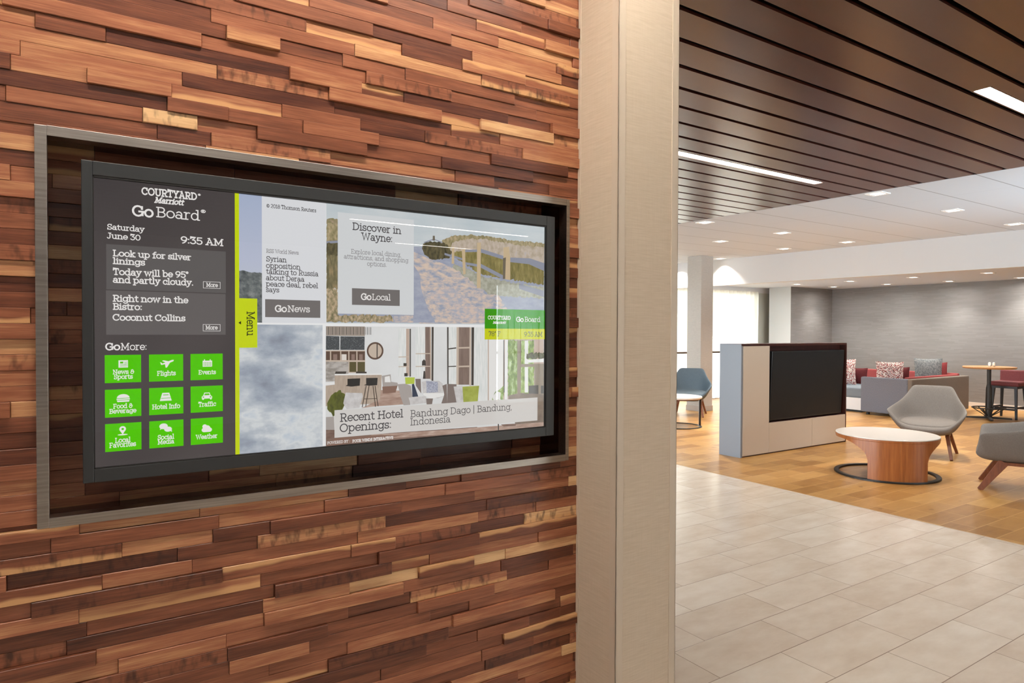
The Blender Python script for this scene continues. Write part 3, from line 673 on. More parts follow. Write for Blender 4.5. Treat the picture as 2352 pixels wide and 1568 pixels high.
BEACH = [
 ('bsky', [0.5203, 1.8298, 1.2042, 1.8353, 1.201, 1.7254, 0.5189, 1.6826]),
 ('dune_far', [0.5202, 1.7849, 0.5316, 1.7885, 0.5405, 1.7869, 0.5495, 1.7865, 0.5495, 1.7299, 0.5189, 1.7275]),
 ('dune_grass', [0.5202, 1.7737, 0.5495, 1.7739, 0.5495, 1.7299, 0.5197, 1.7276]),
 ('grass', [0.5189, 1.73, 0.5495, 1.7324, 0.5494, 1.6089, 0.5186, 1.6077]),
 ('sand_shade', [0.7592, 1.7326, 0.7977, 1.7355, 0.8556, 1.7259, 1.2011, 1.7193, 1.2021, 1.5241, 0.5175, 1.5227, 0.5176, 1.5502, 0.7594, 1.555]),
 ('dune_sand', [0.8493, 1.7586, 0.8805, 1.7708, 0.9347, 1.7772, 1.0008, 1.7777, 1.0871, 1.7729, 1.203, 1.7712, 1.202, 1.6767, 1.0351, 1.7034, 0.9027, 1.7179, 0.8401, 1.7358]),
 ('dune_grass', [0.8478, 1.7571, 0.8805, 1.7708, 0.9186, 1.7775, 0.9675, 1.7802, 1.0348, 1.7784, 1.0906, 1.7741, 1.203, 1.7749, 1.2023, 1.7621, 1.1049, 1.7639, 1.0521, 1.7673, 0.9841, 1.7706, 0.9186, 1.7654, 0.8805, 1.7527, 0.8712, 1.727, 0.8494, 1.731]),
 ('dark_grass', [0.7887, 1.7429, 0.8097, 1.7513, 0.8555, 1.7508, 0.8806, 1.7276, 0.8712, 1.7075, 0.8128, 1.6997, 0.7977, 1.711, 0.7857, 1.7292]),
 ('sand', [0.7592, 1.7192, 0.7977, 1.7056, 0.935, 1.6691, 1.0217, 1.6271, 1.0704, 1.5641, 0.9816, 1.5235, 0.7801, 1.5215, 0.7595, 1.5362]),
 ('sand_shade', [0.7593, 1.6843, 0.7799, 1.6557, 0.783, 1.6179, 0.804, 1.5641, 0.8283, 1.5234, 0.7595, 1.5254]),
 ('fence_grass', [0.8806, 1.7276, 0.9643, 1.7334, 1.0488, 1.7188, 1.2019, 1.7041, 1.2014, 1.6462, 1.07, 1.6584, 0.9811, 1.6657, 0.9188, 1.6964, 0.8837, 1.7167]),
 ('beach_low', [0.8869, 1.6945, 0.9811, 1.6628, 1.07, 1.6495, 1.2015, 1.6401, 1.2017, 1.6035, 1.0014, 1.609, 0.9351, 1.6521, 0.8807, 1.683]),
 ('pink_sand', [0.7949, 1.602, 0.8714, 1.6269, 0.9353, 1.5954, 0.9031, 1.5719, 0.8405, 1.576]),
 ('pink_sand', [0.8715, 1.5656, 0.9353, 1.5812, 0.9815, 1.5594, 0.9551, 1.5303, 0.8873, 1.538]),
 ('rail', [0.8556, 1.722, 0.9188, 1.7094, 0.9188, 1.7032, 0.8556, 1.7159]),
 ('rail', [0.9188, 1.7001, 0.9677, 1.6959, 0.9678, 1.6885, 0.9188, 1.6928]),
 ('rail', [0.971, 1.6995, 1.0525, 1.6678, 1.0526, 1.6561, 0.9711, 1.6881]),
 ('rail', [0.9123, 1.7346, 0.9676, 1.7393, 0.9676, 1.7325, 0.9123, 1.7278]),
 ('rail', [0.9709, 1.7427, 1.0592, 1.725, 1.0593, 1.7139, 0.9709, 1.7319]),
 ('rail', [1.0662, 1.7228, 1.1484, 1.7251, 1.2033, 1.7134, 1.2027, 1.6889, 1.1448, 1.7069, 1.0663, 1.7096]),
 ('rail', [1.109, 1.6453, 1.2015, 1.6279, 1.2016, 1.608, 1.109, 1.6304]),
 ('post', [0.879, 1.7414, 0.8868, 1.742, 0.8863, 1.6931, 0.8781, 1.6926]),
 ('post', [0.9107, 1.7353, 0.9219, 1.7361, 0.9237, 1.6657, 0.9157, 1.6639]),
 ('post', [0.9616, 1.7589, 0.9742, 1.7598, 0.9739, 1.6281, 0.9613, 1.6262]),
 ('post', [1.0522, 1.7512, 1.0713, 1.7555, 1.0767, 1.7206, 1.077, 1.6557, 1.0526, 1.6575]),
 ('post_dark', [1.0506, 1.7189, 1.061, 1.7225, 1.0588, 1.6578, 1.0508, 1.6575]),
 ('rail', [0.7917, 1.7475, 0.8218, 1.7594, 0.8218, 1.7561, 0.7917, 1.7442]),
 ('rail', [0.8218, 1.7591, 0.8493, 1.7517, 0.8493, 1.7489, 0.8218, 1.7564]),
 ('post_dark', [0.8187, 1.7671, 0.8248, 1.7676, 0.8254, 1.7539, 0.8181, 1.7534]),
 ('rail', [0.5192, 1.7288, 0.5487, 1.7328, 0.5487, 1.7268, 0.5192, 1.7225]),
 ('dark_grass', [0.5192, 1.7225, 0.5487, 1.7268, 0.5482, 1.6945, 0.5192, 1.6926]),
 ('grass_low', [0.5181, 1.6077, 0.5481, 1.6089, 0.5481, 1.542, 0.6934, 1.5431, 0.7019, 1.5247, 0.518, 1.5227]),
 ('sand', [0.7018, 1.542, 0.7595, 1.5442, 0.7595, 1.524, 0.7047, 1.524]),
]
LOBBY = [
 ('lwall', [0.5175, 1.5157, 0.9883, 1.5154, 0.9991, 1.2968, 0.6656, 1.3043, 0.5174, 1.3078]),
 ('slat', [0.518, 1.5144, 0.6212, 1.5127, 0.6212, 1.4868, 0.518, 1.4882]),
 ('board', [0.518, 1.4877, 0.5527, 1.4864, 0.5527, 1.4515, 0.5175, 1.4519]),
 ('board', [0.5553, 1.4864, 0.6207, 1.4856, 0.6202, 1.4506, 0.5547, 1.4514]),
 ('lwood', [0.5175, 1.4506, 0.6218, 1.4493, 0.6218, 1.3898, 0.5169, 1.393]),
 ('shelfdark', [0.5175, 1.4481, 0.5281, 1.448, 0.5281, 1.4254, 0.5175, 1.4256]),
 ('shelfdark', [0.5312, 1.448, 0.5545, 1.4476, 0.5545, 1.4248, 0.5311, 1.4253]),
 ('shelfdark', [0.5576, 1.4476, 0.5761, 1.4474, 0.5761, 1.4244, 0.5576, 1.4248]),
 ('shelfdark', [0.5792, 1.4473, 0.5977, 1.4471, 0.5977, 1.4239, 0.5792, 1.4243]),
 ('shelfdark', [0.6009, 1.447, 0.6212, 1.4467, 0.6212, 1.4235, 0.6009, 1.4239]),
 ('shelfolive', [0.5792, 1.4197, 0.5977, 1.4193, 0.5977, 1.3931, 0.5792, 1.3937]),
 ('shelfolive', [0.6009, 1.4192, 0.6212, 1.4188, 0.6212, 1.3924, 0.6009, 1.393]),
 ('marble', [0.5175, 1.4218, 0.5766, 1.4205, 0.5766, 1.3707, 0.5169, 1.3705]),
 ('jar', [0.5584, 1.44, 0.5714, 1.4398, 0.5714, 1.4245, 0.5584, 1.4248]),
 ('jardark', [0.5365, 1.4403, 0.5468, 1.4402, 0.5467, 1.4255, 0.5365, 1.4257]),
 ('jardark', [0.5845, 1.4396, 0.5937, 1.4394, 0.5937, 1.4245, 0.5845, 1.4247]),
 ('jardark', [0.6057, 1.4392, 0.6151, 1.4391, 0.6151, 1.4241, 0.6057, 1.4243]),
 ('ldark', [0.5429, 1.396, 0.5714, 1.3952, 0.5687, 1.3884, 0.5403, 1.3893]),
 ('ldark', [0.5977, 1.3944, 0.6258, 1.3928, 0.6258, 1.3883, 0.5964, 1.3893]),
 ('counter', [0.5403, 1.3885, 0.6683, 1.3852, 0.6656, 1.3174, 0.6656, 1.3069, 0.6164, 1.3071, 0.5169, 1.3078, 0.5169, 1.3605, 0.5403, 1.362]),
 ('lwhite', [0.5403, 1.3898, 0.6683, 1.3862, 0.6683, 1.3831, 0.5403, 1.386]),
 ('lwhite', [0.5169, 1.3675, 0.5403, 1.3676, 0.5403, 1.3633, 0.5169, 1.3617]),
 ('lfloor', [0.6656, 1.3424, 0.722, 1.3385, 0.7364, 1.3002, 0.6545, 1.2997, 0.611, 1.2971, 0.6628, 1.3176]),
 ('lgray', [0.6683, 1.3804, 0.6935, 1.3836, 0.6949, 1.3636, 0.7134, 1.3602, 0.7148, 1.3522, 0.6711, 1.3514]),
 ('lwhite', [0.6767, 1.3775, 0.6907, 1.3797, 0.6935, 1.3624, 0.6767, 1.363]),
 ('lfloor2', [0.6697, 1.3514, 0.7134, 1.3522, 0.7077, 1.3338, 0.6711, 1.3329]),
 ('stool', [0.574, 1.3759, 0.6084, 1.376, 0.607, 1.3567, 0.5845, 1.3551, 0.5687, 1.3578, 0.574, 1.3606]),
 ('stool', [0.6245, 1.3762, 0.6567, 1.3756, 0.6551, 1.356, 0.6326, 1.3556, 0.6178, 1.3575, 0.6245, 1.3599]),
 ('leg', [0.5745, 1.3588, 0.5734, 1.3474, 0.5734, 1.3458, 0.5745, 1.3573]),
 ('leg', [0.5977, 1.3579, 0.5998, 1.3423, 0.5998, 1.3408, 0.5977, 1.3563]),
 ('leg', [0.6234, 1.356, 0.6256, 1.3559, 0.6148, 1.2994, 0.6127, 1.2996]),
 ('leg', [0.6315, 1.3557, 0.6337, 1.3556, 0.6242, 1.3002, 0.6221, 1.3003]),
 ('leg', [0.6424, 1.3552, 0.6446, 1.3551, 0.6515, 1.2985, 0.6493, 1.2987]),
 ('leg', [0.6479, 1.355, 0.6501, 1.3549, 0.6589, 1.2994, 0.6567, 1.2995]),
 ('leg', [0.6191, 1.322, 0.6545, 1.3214, 0.6545, 1.3199, 0.6191, 1.3204]),
 ('lwhite2', [0.7161, 1.5081, 0.7522, 1.5096, 0.7524, 1.3749, 0.7162, 1.3761]),
 ('shelfwood', [0.7385, 1.5069, 0.7478, 1.5069, 0.748, 1.3777, 0.7387, 1.3781]),
 ('ldark', [0.7487, 1.5069, 0.7525, 1.5069, 0.7527, 1.3762, 0.7489, 1.375]),
 ('lwood', [0.7162, 1.4312, 0.7479, 1.4315, 0.7479, 1.429, 0.7162, 1.4288]),
 ('lwood', [0.7162, 1.4048, 0.7479, 1.4048, 0.7479, 1.4024, 0.7162, 1.4024]),
 ('lwhite2', [0.7668, 1.5138, 0.7951, 1.514, 0.7953, 1.3734, 0.767, 1.3744]),
 ('shelfbrown', [0.7957, 1.514, 0.8116, 1.5141, 0.8134, 1.3673, 0.7959, 1.3679]),
 ('lwood', [0.8101, 1.5141, 0.8137, 1.5141, 0.8149, 1.3645, 0.8113, 1.3646]),
 ('ldark', [0.8156, 1.5141, 0.8216, 1.5142, 0.821, 1.3615, 0.8155, 1.3617]),
 ('lwood', [0.7669, 1.4393, 0.8133, 1.4394, 0.8133, 1.4369, 0.767, 1.4368]),
 ('lwood', [0.767, 1.4041, 0.8133, 1.4037, 0.8133, 1.4012, 0.767, 1.4016]),
 ('ldark', [0.8638, 1.5137, 0.8685, 1.5137, 0.8689, 1.3485, 0.8648, 1.3487]),
 ('lwhite2', [0.8691, 1.5137, 0.8937, 1.5139, 0.8935, 1.3475, 0.8695, 1.3485]),
 ('shelfbrown', [0.9017, 1.5139, 0.9371, 1.5142, 0.936, 1.3458, 0.9012, 1.3472]),
 ('lwood', [0.8944, 1.5139, 0.9017, 1.5139, 0.9012, 1.3472, 0.8942, 1.3475]),
 ('lwood', [0.9371, 1.5142, 0.942, 1.5142, 0.9419, 1.3427, 0.9366, 1.3429]),
 ('ldark', [0.9433, 1.5142, 0.9518, 1.5143, 0.9507, 1.3437, 0.9432, 1.3441]),
 ('ldark', [0.8687, 1.4521, 0.8932, 1.4546, 0.8933, 1.4513, 0.8687, 1.4487]),
 ('ldark', [0.8688, 1.4016, 0.8934, 1.4018, 0.8934, 1.399, 0.8688, 1.3988]),
 ('lwood', [0.9009, 1.4551, 0.9373, 1.4556, 0.9373, 1.4511, 0.9009, 1.4506]),
 ('lwood', [0.9004, 1.4016, 0.9368, 1.4016, 0.9368, 1.397, 0.9004, 1.3971]),
 ('ldark', [0.7862, 1.4173, 0.7922, 1.4226, 0.7967, 1.4171, 0.7976, 1.4048, 0.7857, 1.4051]),
 ('ldark', [0.7908, 1.3899, 0.7953, 1.3898, 0.7968, 1.3679, 0.7887, 1.3682]),
 ('ldark', [0.7305, 1.4132, 0.7398, 1.4129, 0.7398, 1.4049, 0.7305, 1.4051]),
 ('ldark', [0.7329, 1.3858, 0.7427, 1.3855, 0.7427, 1.3766, 0.7329, 1.3769]),
 ('shelfwood', [0.9883, 1.5154, 1.2014, 1.5154, 1.2018, 1.2858, 0.9991, 1.2968]),
 ('lwhite2', [0.9518, 1.5143, 0.9984, 1.5111, 0.9991, 1.2968, 0.9525, 1.2964]),
 ('lwhite', [1.0019, 1.4764, 1.0533, 1.4762, 1.0505, 1.2955, 1.0025, 1.2966]),
 ('ldark', [1.0526, 1.4748, 1.056, 1.4748, 1.0581, 1.3172, 1.0539, 1.3174]),
 ('lwhite', [1.0585, 1.4762, 1.069, 1.4762, 1.0679, 1.296, 1.0574, 1.2966]),
 ('leaf', [1.069, 1.4762, 1.1062, 1.4746, 1.1033, 1.3091, 1.0697, 1.3048]),
 ('leaf2', [1.1133, 1.4745, 1.1643, 1.4728, 1.1651, 1.3121, 1.114, 1.3115]),
 ('postw', [1.1026, 1.4731, 1.1169, 1.473, 1.1159, 1.3025, 1.1033, 1.3031]),
 ('lwhite', [1.1296, 1.473, 1.1423, 1.4729, 1.143, 1.3132, 1.1303, 1.3138]),
 ('postw', [1.1136, 1.4013, 1.202, 1.4007, 1.202, 1.3915, 1.1137, 1.3923]),
 ('postw', [1.1665, 1.394, 1.202, 1.3931, 1.2022, 1.206, 1.167, 1.3059]),
 ('leafdark', [1.137, 1.4338, 1.2018, 1.4359, 1.2019, 1.4176, 1.1371, 1.4173]),
 ('lwhite', [1.1389, 1.4143, 1.2019, 1.416, 1.2012, 1.4053, 1.1408, 1.4052]),
 ('ldark', [1.1448, 1.3342, 1.1817, 1.3342, 1.1818, 1.3067, 1.1449, 1.31]),
 ('ldark', [1.191, 1.3323, 1.2016, 1.3318, 1.2017, 1.3073, 1.1912, 1.3078]),
 ('brownlow', [1.0714, 1.3077, 1.114, 1.313, 1.2017, 1.3042, 1.2015, 1.203, 1.1002, 1.2077, 1.0715, 1.2958]),
 ('leaf', [1.0127, 1.299, 1.0228, 1.3189, 1.0434, 1.3296, 1.0538, 1.338, 1.054, 1.2968]),
 ('lwhite', [1.016, 1.3075, 1.0297, 1.3229, 1.0435, 1.3179, 1.0418, 1.2974, 1.0161, 1.2988]),
 ('lime', [0.7349, 1.3742, 0.7641, 1.3731, 0.7626, 1.3556, 0.7364, 1.3553]),
 ('lgray', [0.7134, 1.3562, 0.7364, 1.3567, 0.7524, 1.3506, 0.7568, 1.3207, 0.7481, 1.313, 0.751, 1.298, 0.7307, 1.2979, 0.722, 1.3225]),
 ('lgray2', [0.7451, 1.3186, 0.7984, 1.32, 0.7999, 1.3007, 0.7525, 1.298]),
 ('navy', [0.7553, 1.3545, 0.7612, 1.3557, 0.7745, 1.3198, 0.7568, 1.3193]),
 ('lgrayd', [0.7656, 1.369, 0.7819, 1.3684, 0.7834, 1.3275, 0.7671, 1.35]),
 ('lgray2', [0.7849, 1.3602, 0.8013, 1.3623, 0.8378, 1.3609, 0.8502, 1.3521, 0.8518, 1.3159, 0.8349, 1.3112, 0.7894, 1.3218]),
 ('lblue', [0.7983, 1.3624, 0.8348, 1.3582, 0.8348, 1.3292, 0.7999, 1.3281]),
 ('lwhite', [0.7894, 1.3286, 0.8534, 1.3255, 0.8534, 1.3172, 0.8135, 1.3109, 0.7894, 1.3231]),
 ('lgrayd', [0.8487, 1.3466, 0.8626, 1.351, 0.8643, 1.2957, 0.8457, 1.2967, 0.8549, 1.3213]),
 ('lgrayd', [0.8642, 1.351, 0.8941, 1.3489, 0.8943, 1.2968, 0.8643, 1.2963]),
 ('lgray2', [0.8847, 1.3423, 0.9133, 1.3439, 0.9167, 1.2956, 0.8943, 1.2954]),
 ('lime2', [0.9133, 1.3411, 0.9689, 1.3416, 0.964, 1.2944, 0.9167, 1.295]),
 ('lgrayd', [0.7984, 1.3131, 0.8196, 1.312, 0.8166, 1.2956, 0.7999, 1.2966]),
 ('olive', [0.5199, 1.3151, 0.5301, 1.3347, 0.5506, 1.3476, 0.5687, 1.3328, 0.57, 1.3174, 0.5531, 1.2828, 0.5351, 1.2802, 0.5224, 1.2974]),
 ('lgray2', [0.5687, 1.3404, 0.6137, 1.337, 0.6151, 1.3279, 0.6057, 1.2987, 0.5713, 1.2969, 0.5622, 1.3128]),
 ('lgray', [0.5168, 1.2802, 0.5377, 1.28, 0.539, 1.2458, 0.5168, 1.2475]),
 ('sofadark', [0.5168, 1.2475, 0.5402, 1.2457, 0.5402, 1.2267, 0.6381, 1.2263, 0.9626, 1.2212, 0.9627, 1.2068, 0.5168, 1.2036]),
 ('lfloor', [0.6381, 1.225, 0.904, 1.22, 1.2022, 1.2183, 1.2022, 1.2014, 1.1002, 1.2017, 0.6381, 1.2119]),
 ('lfloor2', [0.5402, 1.2242, 0.6656, 1.2227, 0.7221, 1.2153, 0.5173, 1.2048]),
 ('ldark', [1.0335, 1.2246, 1.0376, 1.2243, 1.0377, 1.2052, 1.0342, 1.2055]),
 ('sofadark', [1.0438, 1.2223, 1.1001, 1.2212, 1.0966, 1.214, 1.0543, 1.2157]),
]
MIRROR = (0.649, 1.4477, 0.0234)

# ------------------------------------------------------------------ touchscreen on the wood wall
def noise_glow(name, stops, scale, stretch=(1, 1, 1), detail=5, rough=0.6, s=1.0):
    n = NT(name); v = n.sep(n.obj())
    k = n.noise(n.xyz(*[n.math('MULTIPLY', v[i], stretch[i]) for i in range(3)]), scale, detail, rough)
    MATS[name] = n.emit(n.ramp(k, stops), s); return MATS[name]
PIC = {
 'bsky': ('n', [(.3, '#b4bfc4'), (.7, '#c9cdce')], 3, (1, 1, 3)), 'dune_far': ('n', [(.3, '#7d7a55'), (.7, '#b39b86')], 40, (1, 1, 1)),
 'dune_grass': ('n', [(.3, '#7a7252'), (.5, '#9a8e6c'), (.7, '#bda888')], 60, (1, 1, .5)), 'grass': ('n', [(.25, '#504d3a'), (.5, '#786f52'), (.75, '#a58f6b')], 70, (1, 1, .3)),
 'grass_low': ('n', [(.3, '#5d583f'), (.45, '#8a8062'), (.6, '#b7a184'), (.75, '#cbb9a2')], 60, (1, 1, .6)), 'dark_grass': ('n', [(.3, '#3c3a2e'), (.7, '#6e6549')], 60, (1, 1, .4)),
 'fence_grass': ('n', [(.3, '#6b653f'), (.5, '#857a4c'), (.7, '#9c9160')], 50, (1, 1, .3)), 'dune_sand': ('n', [(.3, '#a3967f'), (.6, '#bfb0a2'), (.8, '#a9a9b4')], 55, (1, 1, .7)),
 'sand_shade': ('n', [(.3, '#8d93a6'), (.7, '#a6a9b6')], 25, (1, 1, 2)), 'sand': ('n', [(.38, '#949bab'), (.48, '#b3abac'), (.58, '#cdb9aa'), (.75, '#d6c3b2')], 34, (1, 1, 2.2)),
 'pink_sand': ('n', [(.4, '#a3a5b0'), (.6, '#ccb8ac')], 40, (1, 1, 2.2)), 'beach_low': ('n', [(.3, '#8f8f7c'), (.7, '#b4b2a4')], 40, (1, 1, 1)),
 'rail': '#8c8f9c', 'post': '#c2ac8b', 'post_dark': '#6f6657',
 'lwall': ('n', [(.3, '#cfcfce'), (.7, '#d9d9d8')], 4, (1, 1, 1)), 'board': ('n', [(.45, '#46484a'), (.6, '#55585a'), (.68, '#aab0b0')], 170, (1, 1, 1.5)),
 'lwood': '#bfae9e', 'shelfdark': '#5f4b40', 'shelfolive': '#5b5438', 'marble': ('n', [(.4, '#8f8880'), (.6, '#b3aca6')], 20, (1, 1, 2)), 'jar': '#d8d0c8', 'jardark': '#8a746a',
 'ldark': '#4a443f', 'counter': ('n', [(.3, '#a59484'), (.7, '#b8a797')], 30, (3, 1, .5)), 'lwhite': '#e0dedb', 'lwhite2': ('n', [(.4, '#cfd2cf'), (.6, '#e0dfdc')], 30, (4, 1, .3)),
 'lfloor': ('n', [(.3, '#96786a'), (.6, '#b39a8c'), (.8, '#c4b2a6')], 20, (.6, 1, 3)), 'lfloor2': '#84675a', 'lgray': '#a49c97', 'lgray2': ('n', [(.3, '#b5b0ae'), (.7, '#cfccca')], 30, (1, 1, 1)),
 'lgrayd': '#7d706a', 'lblue': ('n', [(.4, '#8a8c9c'), (.6, '#b4b6c2')], 160, (1, 1, 1)), 'stool': '#34322f', 'leg': '#4b4038', 'shelfwood': '#b9a394', 'shelfbrown': ('n', [(.3, '#75635a'), (.7, '#8b786e')], 20, (3, 1, .3)),
 'leaf': ('n', [(.3, '#4a5f2c'), (.5, '#7d9447'), (.62, '#b3c48b'), (.75, '#d5ddc8')], 45, (1, 1, .5)), 'leaf2': ('n', [(.3, '#556b30'), (.55, '#9ab060'), (.75, '#cfd8bd')], 50, (1, 1, .5)),
 'leafdark': ('n', [(.3, '#3d3a2c'), (.7, '#6b6a4c')], 60, (1, 1, 1)), 'postw': '#8b7d6c', 'brownlow': ('n', [(.3, '#6f6054'), (.7, '#8a7a6c')], 15, (1, 1, 1)),
 'lime': '#b1c04c', 'lime2': ('n', [(.3, '#8f9742'), (.7, '#adb35c')], 20, (1, 1, 1)), 'navy': '#3f4554', 'olive': ('n', [(.3, '#3e4020'), (.7, '#6c7036')], 18, (2, 1, 1)), 'sofadark': ('n', [(.3, '#6a544b'), (.7, '#8d7569')], 14, (1, 1, 3)),
}
def pmat(k):
    nm = 'shown_' + k
    if nm in MATS: return MATS[nm]
    v = PIC[k]
    if isinstance(v, str): return glow(nm, v)
    sc = v[2] * (1.2 if 'sand' in k else 2.2)
    return noise_glow(nm, v[1], sc, v[3])

DY = 1.668
def build_display():
    root = thing('touchscreen_display', 'large black-framed touchscreen showing green menu tiles, sunk in the wood wall', 'screen', (0.617, 1.70, 1.175))
    def own(o, parent=None):
        if parent is None: o.parent = root; o.location = -Vector(root.location)
        else: o.parent = parent
        return o
    E = lambda k: {'w': glow('letter_white', '#e6e2df'), 'k': glow('letter_charcoal', '#4c484a'), 'k2': glow('letter_grey', '#5d595a'), 'g': glow('letter_pale', '#858284')}[k]
    # bezel, housing
    bz = MB(); x0, x1, z0, z1, w = -0.0035, 1.2365, 1.175, 1.859, 0.0245
    IX0, IX1, IZ0, IZ1 = 0.0165, 1.2055, 1.2035, 1.8285
    yf, yb = 1.658, 1.69
    bz.box(x0, yf, z0, IX0, yb, z1); bz.box(IX1, yf, z0, x1, yb, z1); bz.box(IX0, yf, z0, IX1, yb, IZ0); bz.box(IX0, yf, IZ1, IX1, yb, z1)
    own(bz.build('bezel', flat('bezel_charcoal', '#2a2d2f', 0.42), bevel=0.0015))
    own(MB().box(x0 + .03, 1.675, z0 + .03, x1 - .03, 1.824, z1 - .03).build('housing', flat('black_plastic', '#101010', 0.5)))
    ip = MB(); t = 0.0022
    ip.box(IX0, yf + .001, IZ0, IX0 + t, 1.672, IZ1); ip.box(IX1 - t, yf + .001, IZ0, IX1, 1.672, IZ1); ip.box(IX0, yf + .001, IZ1 - t * 1.6, IX1, 1.672, IZ1); ip.box(IX0, yf + .001, IZ0, IX1, 1.672, IZ0 + t)
    own(ip.build('inner_lip', flat('black_gasket', '#0c0c0d', 0.6)))
    def rect(mb, r, y, mi=0): mb.face([(r[0], y, r[1]), (r[2], y, r[1]), (r[2], y, r[3]), (r[0], y, r[3])], mi)
    def panel(name, r, y, m, parent=None): mb = MB(); rect(mb, r, y); return own(mb.build(name, m), parent)
    panel('screen', (IX0, IZ0, IX1, IZ1), DY + .002, glow('screen_white', '#e4e4e4'))
    parts = {}
    parts['menu_sidebar'] = panel('menu_sidebar', (IX0, IZ0, .3005, IZ1), DY - .0005, noise_glow('sidebar_grey', [(.3, '#423d3d'), (.7, '#514b4a')], 3, (1, 1, 1), 1))
    parts['card_a'] = panel('info_card', (.0408, 1.5881, .2802, 1.6856), DY - .001, glow('card_grey', '#5e5a59'))
    parts['card_b'] = panel('info_card', (.0400, 1.4903, .2795, 1.5860), DY - .001, glow('card_grey2', '#635e5d'))
    mt = MB(); rect(mt, (.3003, IZ0, .3097, IZ1), DY - .0012); rect(mt, (.3097, 1.4595, .3504, 1.5773), DY - .0012)
    parts['tab'] = own(mt.build('menu_tab', glow('tab_lime', '#c2d217')))
    ml = MB(); lettering(ml, 'Menu', .3272, 1.5462, .3272 + .0585, .0165, .09, DY - .0016, turn=True)
    # the word runs downwards: start, length along z
    own(ml.build('tab_lettering', glow('letter_dark_tab', '#33361c')), parts['tab'])
    tri = MB(); tri.face([(.3075, DY - .0016, 1.5189), (.3135, DY - .0016, 1.5230), (.3135, DY - .0016, 1.5148)])
    own(tri.build('arrow_mark', glow('letter_black', '#1b1d10')), parts['tab'])
    # pictures
    rag = random.Random(5)
    def ragged(c):                                            # tufted outlines for grass and leaves
        out = []; P = [(c[i], c[i + 1]) for i in range(0, len(c), 2)]
        for i, a in enumerate(P):
            b = P[(i + 1) % len(P)]; n = max(1, int(math.hypot(b[0] - a[0], b[1] - a[1]) / .0045))
            for j in range(n):
                t = j / n; g = .0032 * rag.uniform(-1, 1) if j else 0
                out += [a[0] + (b[0] - a[0]) * t + g * .5, a[1] + (b[1] - a[1]) * t + g]
        return out
    def picture(name, base, polys, y0):
        keys = []; mb = MB(); y = y0
        def mi(k):
            if k not in keys: keys.append(k)
            return keys.index(k)
        rect(mb, base[1], y, mi(base[0]))
        for k, c in polys:
            y -= 0.00002
            if 'grass' in k or k in ('leaf', 'leaf2', 'leafdark', 'dark_grass', 'dune_far', 'olive', 'pink_sand', 'beach_low'): c = ragged(c)
            mb.face([(min(max(c[i], base[1][0]), base[1][2]), y, min(max(c[i + 1], base[1][1]), base[1][3])) for i in range(0, len(c), 2)], mi(k))
        return mb, keys, y, mi
    mb, keys, y, mi = picture('beach_picture', ('bsky', (.5188, 1.5203, IX1, IZ1)), BEACH, DY)
    parts['beach'] = own(mb.build('beach_picture', [pmat(k) for k in keys]))
    mb, keys, y, mi = picture('lobby_picture', ('lwall', (.5169, IZ0, IX1, 1.5123)), LOBBY, DY)
    mx, mz, mr = MIRROR
    for rad, k in ((mr, 'shelfdark'), (mr * .8, 'lwood')):
        y -= .00002; mb.face([(mx + rad * math.cos(a * PI / 16), y, mz + rad * 1.0 * math.sin(a * PI / 16)) for a in range(32)], mi(k))
    y -= .00002; rect(mb, (mx + .004, mz - mr * .78, mx + .007, mz + mr * .78), y, mi('ldark'))
    for i in range(26):                                            # ribbed panel over the chalkboards
        xx = .5185 + i * .0047; y -= .000005; rect(mb, (xx, 1.4905, xx + .0016, 1.5105), y, mi('ldark' if i % 2 else 'lgrayd'))
    parts['lobby'] = own(mb.build('lobby_picture', [pmat(k) for k in keys]))
    PIC['slat'] = '#9d9186'
    mb = MB(); rect(mb, (.3097, 1.5196, .3618, IZ1), DY)
    n = NT('shown_city_view'); p = n.sep(n.obj())
    k = n.noise(n.obj(), 60, 5, .65)
    sky = n.ramp(n.math('DIVIDE', n.math('SUBTRACT', p[2], 1.60), .23), [(0, '#a9adbb'), (.12, '#b6bcca'), (.3, '#b3b9cc'), (1, '#a3aec6')])
    land = n.ramp(k, [(.3, '#3b3f42'), (.5, '#666b6b'), (.7, '#8c8f8c')])
    e = n.math('ADD', p[2], n.math('MULTIPLY', n.math('SUBTRACT', n.noise(n.obj(), 30, 3), .5), .02))
    col = n.mix(n.math('LESS_THAN', e, 1.64), sky, land)
    own(mb.build('city_picture', n.emit(col)))
    mb = MB(); rect(mb, (.3097, IZ0, .5090, 1.5151), DY)
    n = NT('shown_clouds'); p = n.sep(n.obj())
    k1 = n.noise(n.xyz(n.math('ADD', p[0], .35), p[1], n.math('MULTIPLY', p[2], 1.6)), 6.0, 6, .58)
    k2 = n.noise(n.xyz(p[0], 3.0, n.math('MULTIPLY', p[2], 1.9)), 10.0, 5, .55)
    b = n.math('ADD', n.math('MULTIPLY', k1, .7), n.math('MULTIPLY', k2, .35))
    b = n.math('ADD', b, n.math('MULTIPLY', n.math('SUBTRACT', p[0], .41), .25))
    own(mb.build('cloud_picture', n.emit(n.ramp(b, [(.34, '#7f848f'), (.44, '#98a0ac'), (.52, '#b4bac1'), (.58, '#cfd2d3'), (.66, '#a9b6c6'), (.76, '#7e95b3')]))))
    parts['news'] = panel('news_panel', (.3618, 1.5196, .5176, IZ1), DY - .0006, glow('panel_pale', '#d6d7da'))
    parts['card_c'] = panel('travel_card', (.5475, 1.5449, .7599, 1.8053), DY - .0030, glow('card_pale', '#ced0d1'))
    own(panel('button', (.3683, 1.5332, .5023, 1.5767), DY - .0033, glow('button_grey', '#706b69')), parts['news'])
    own(panel('button', (.5850, 1.5685, .7184, 1.6117), DY - .0033, glow('button_grey', '#706b69')), parts['card_c'])
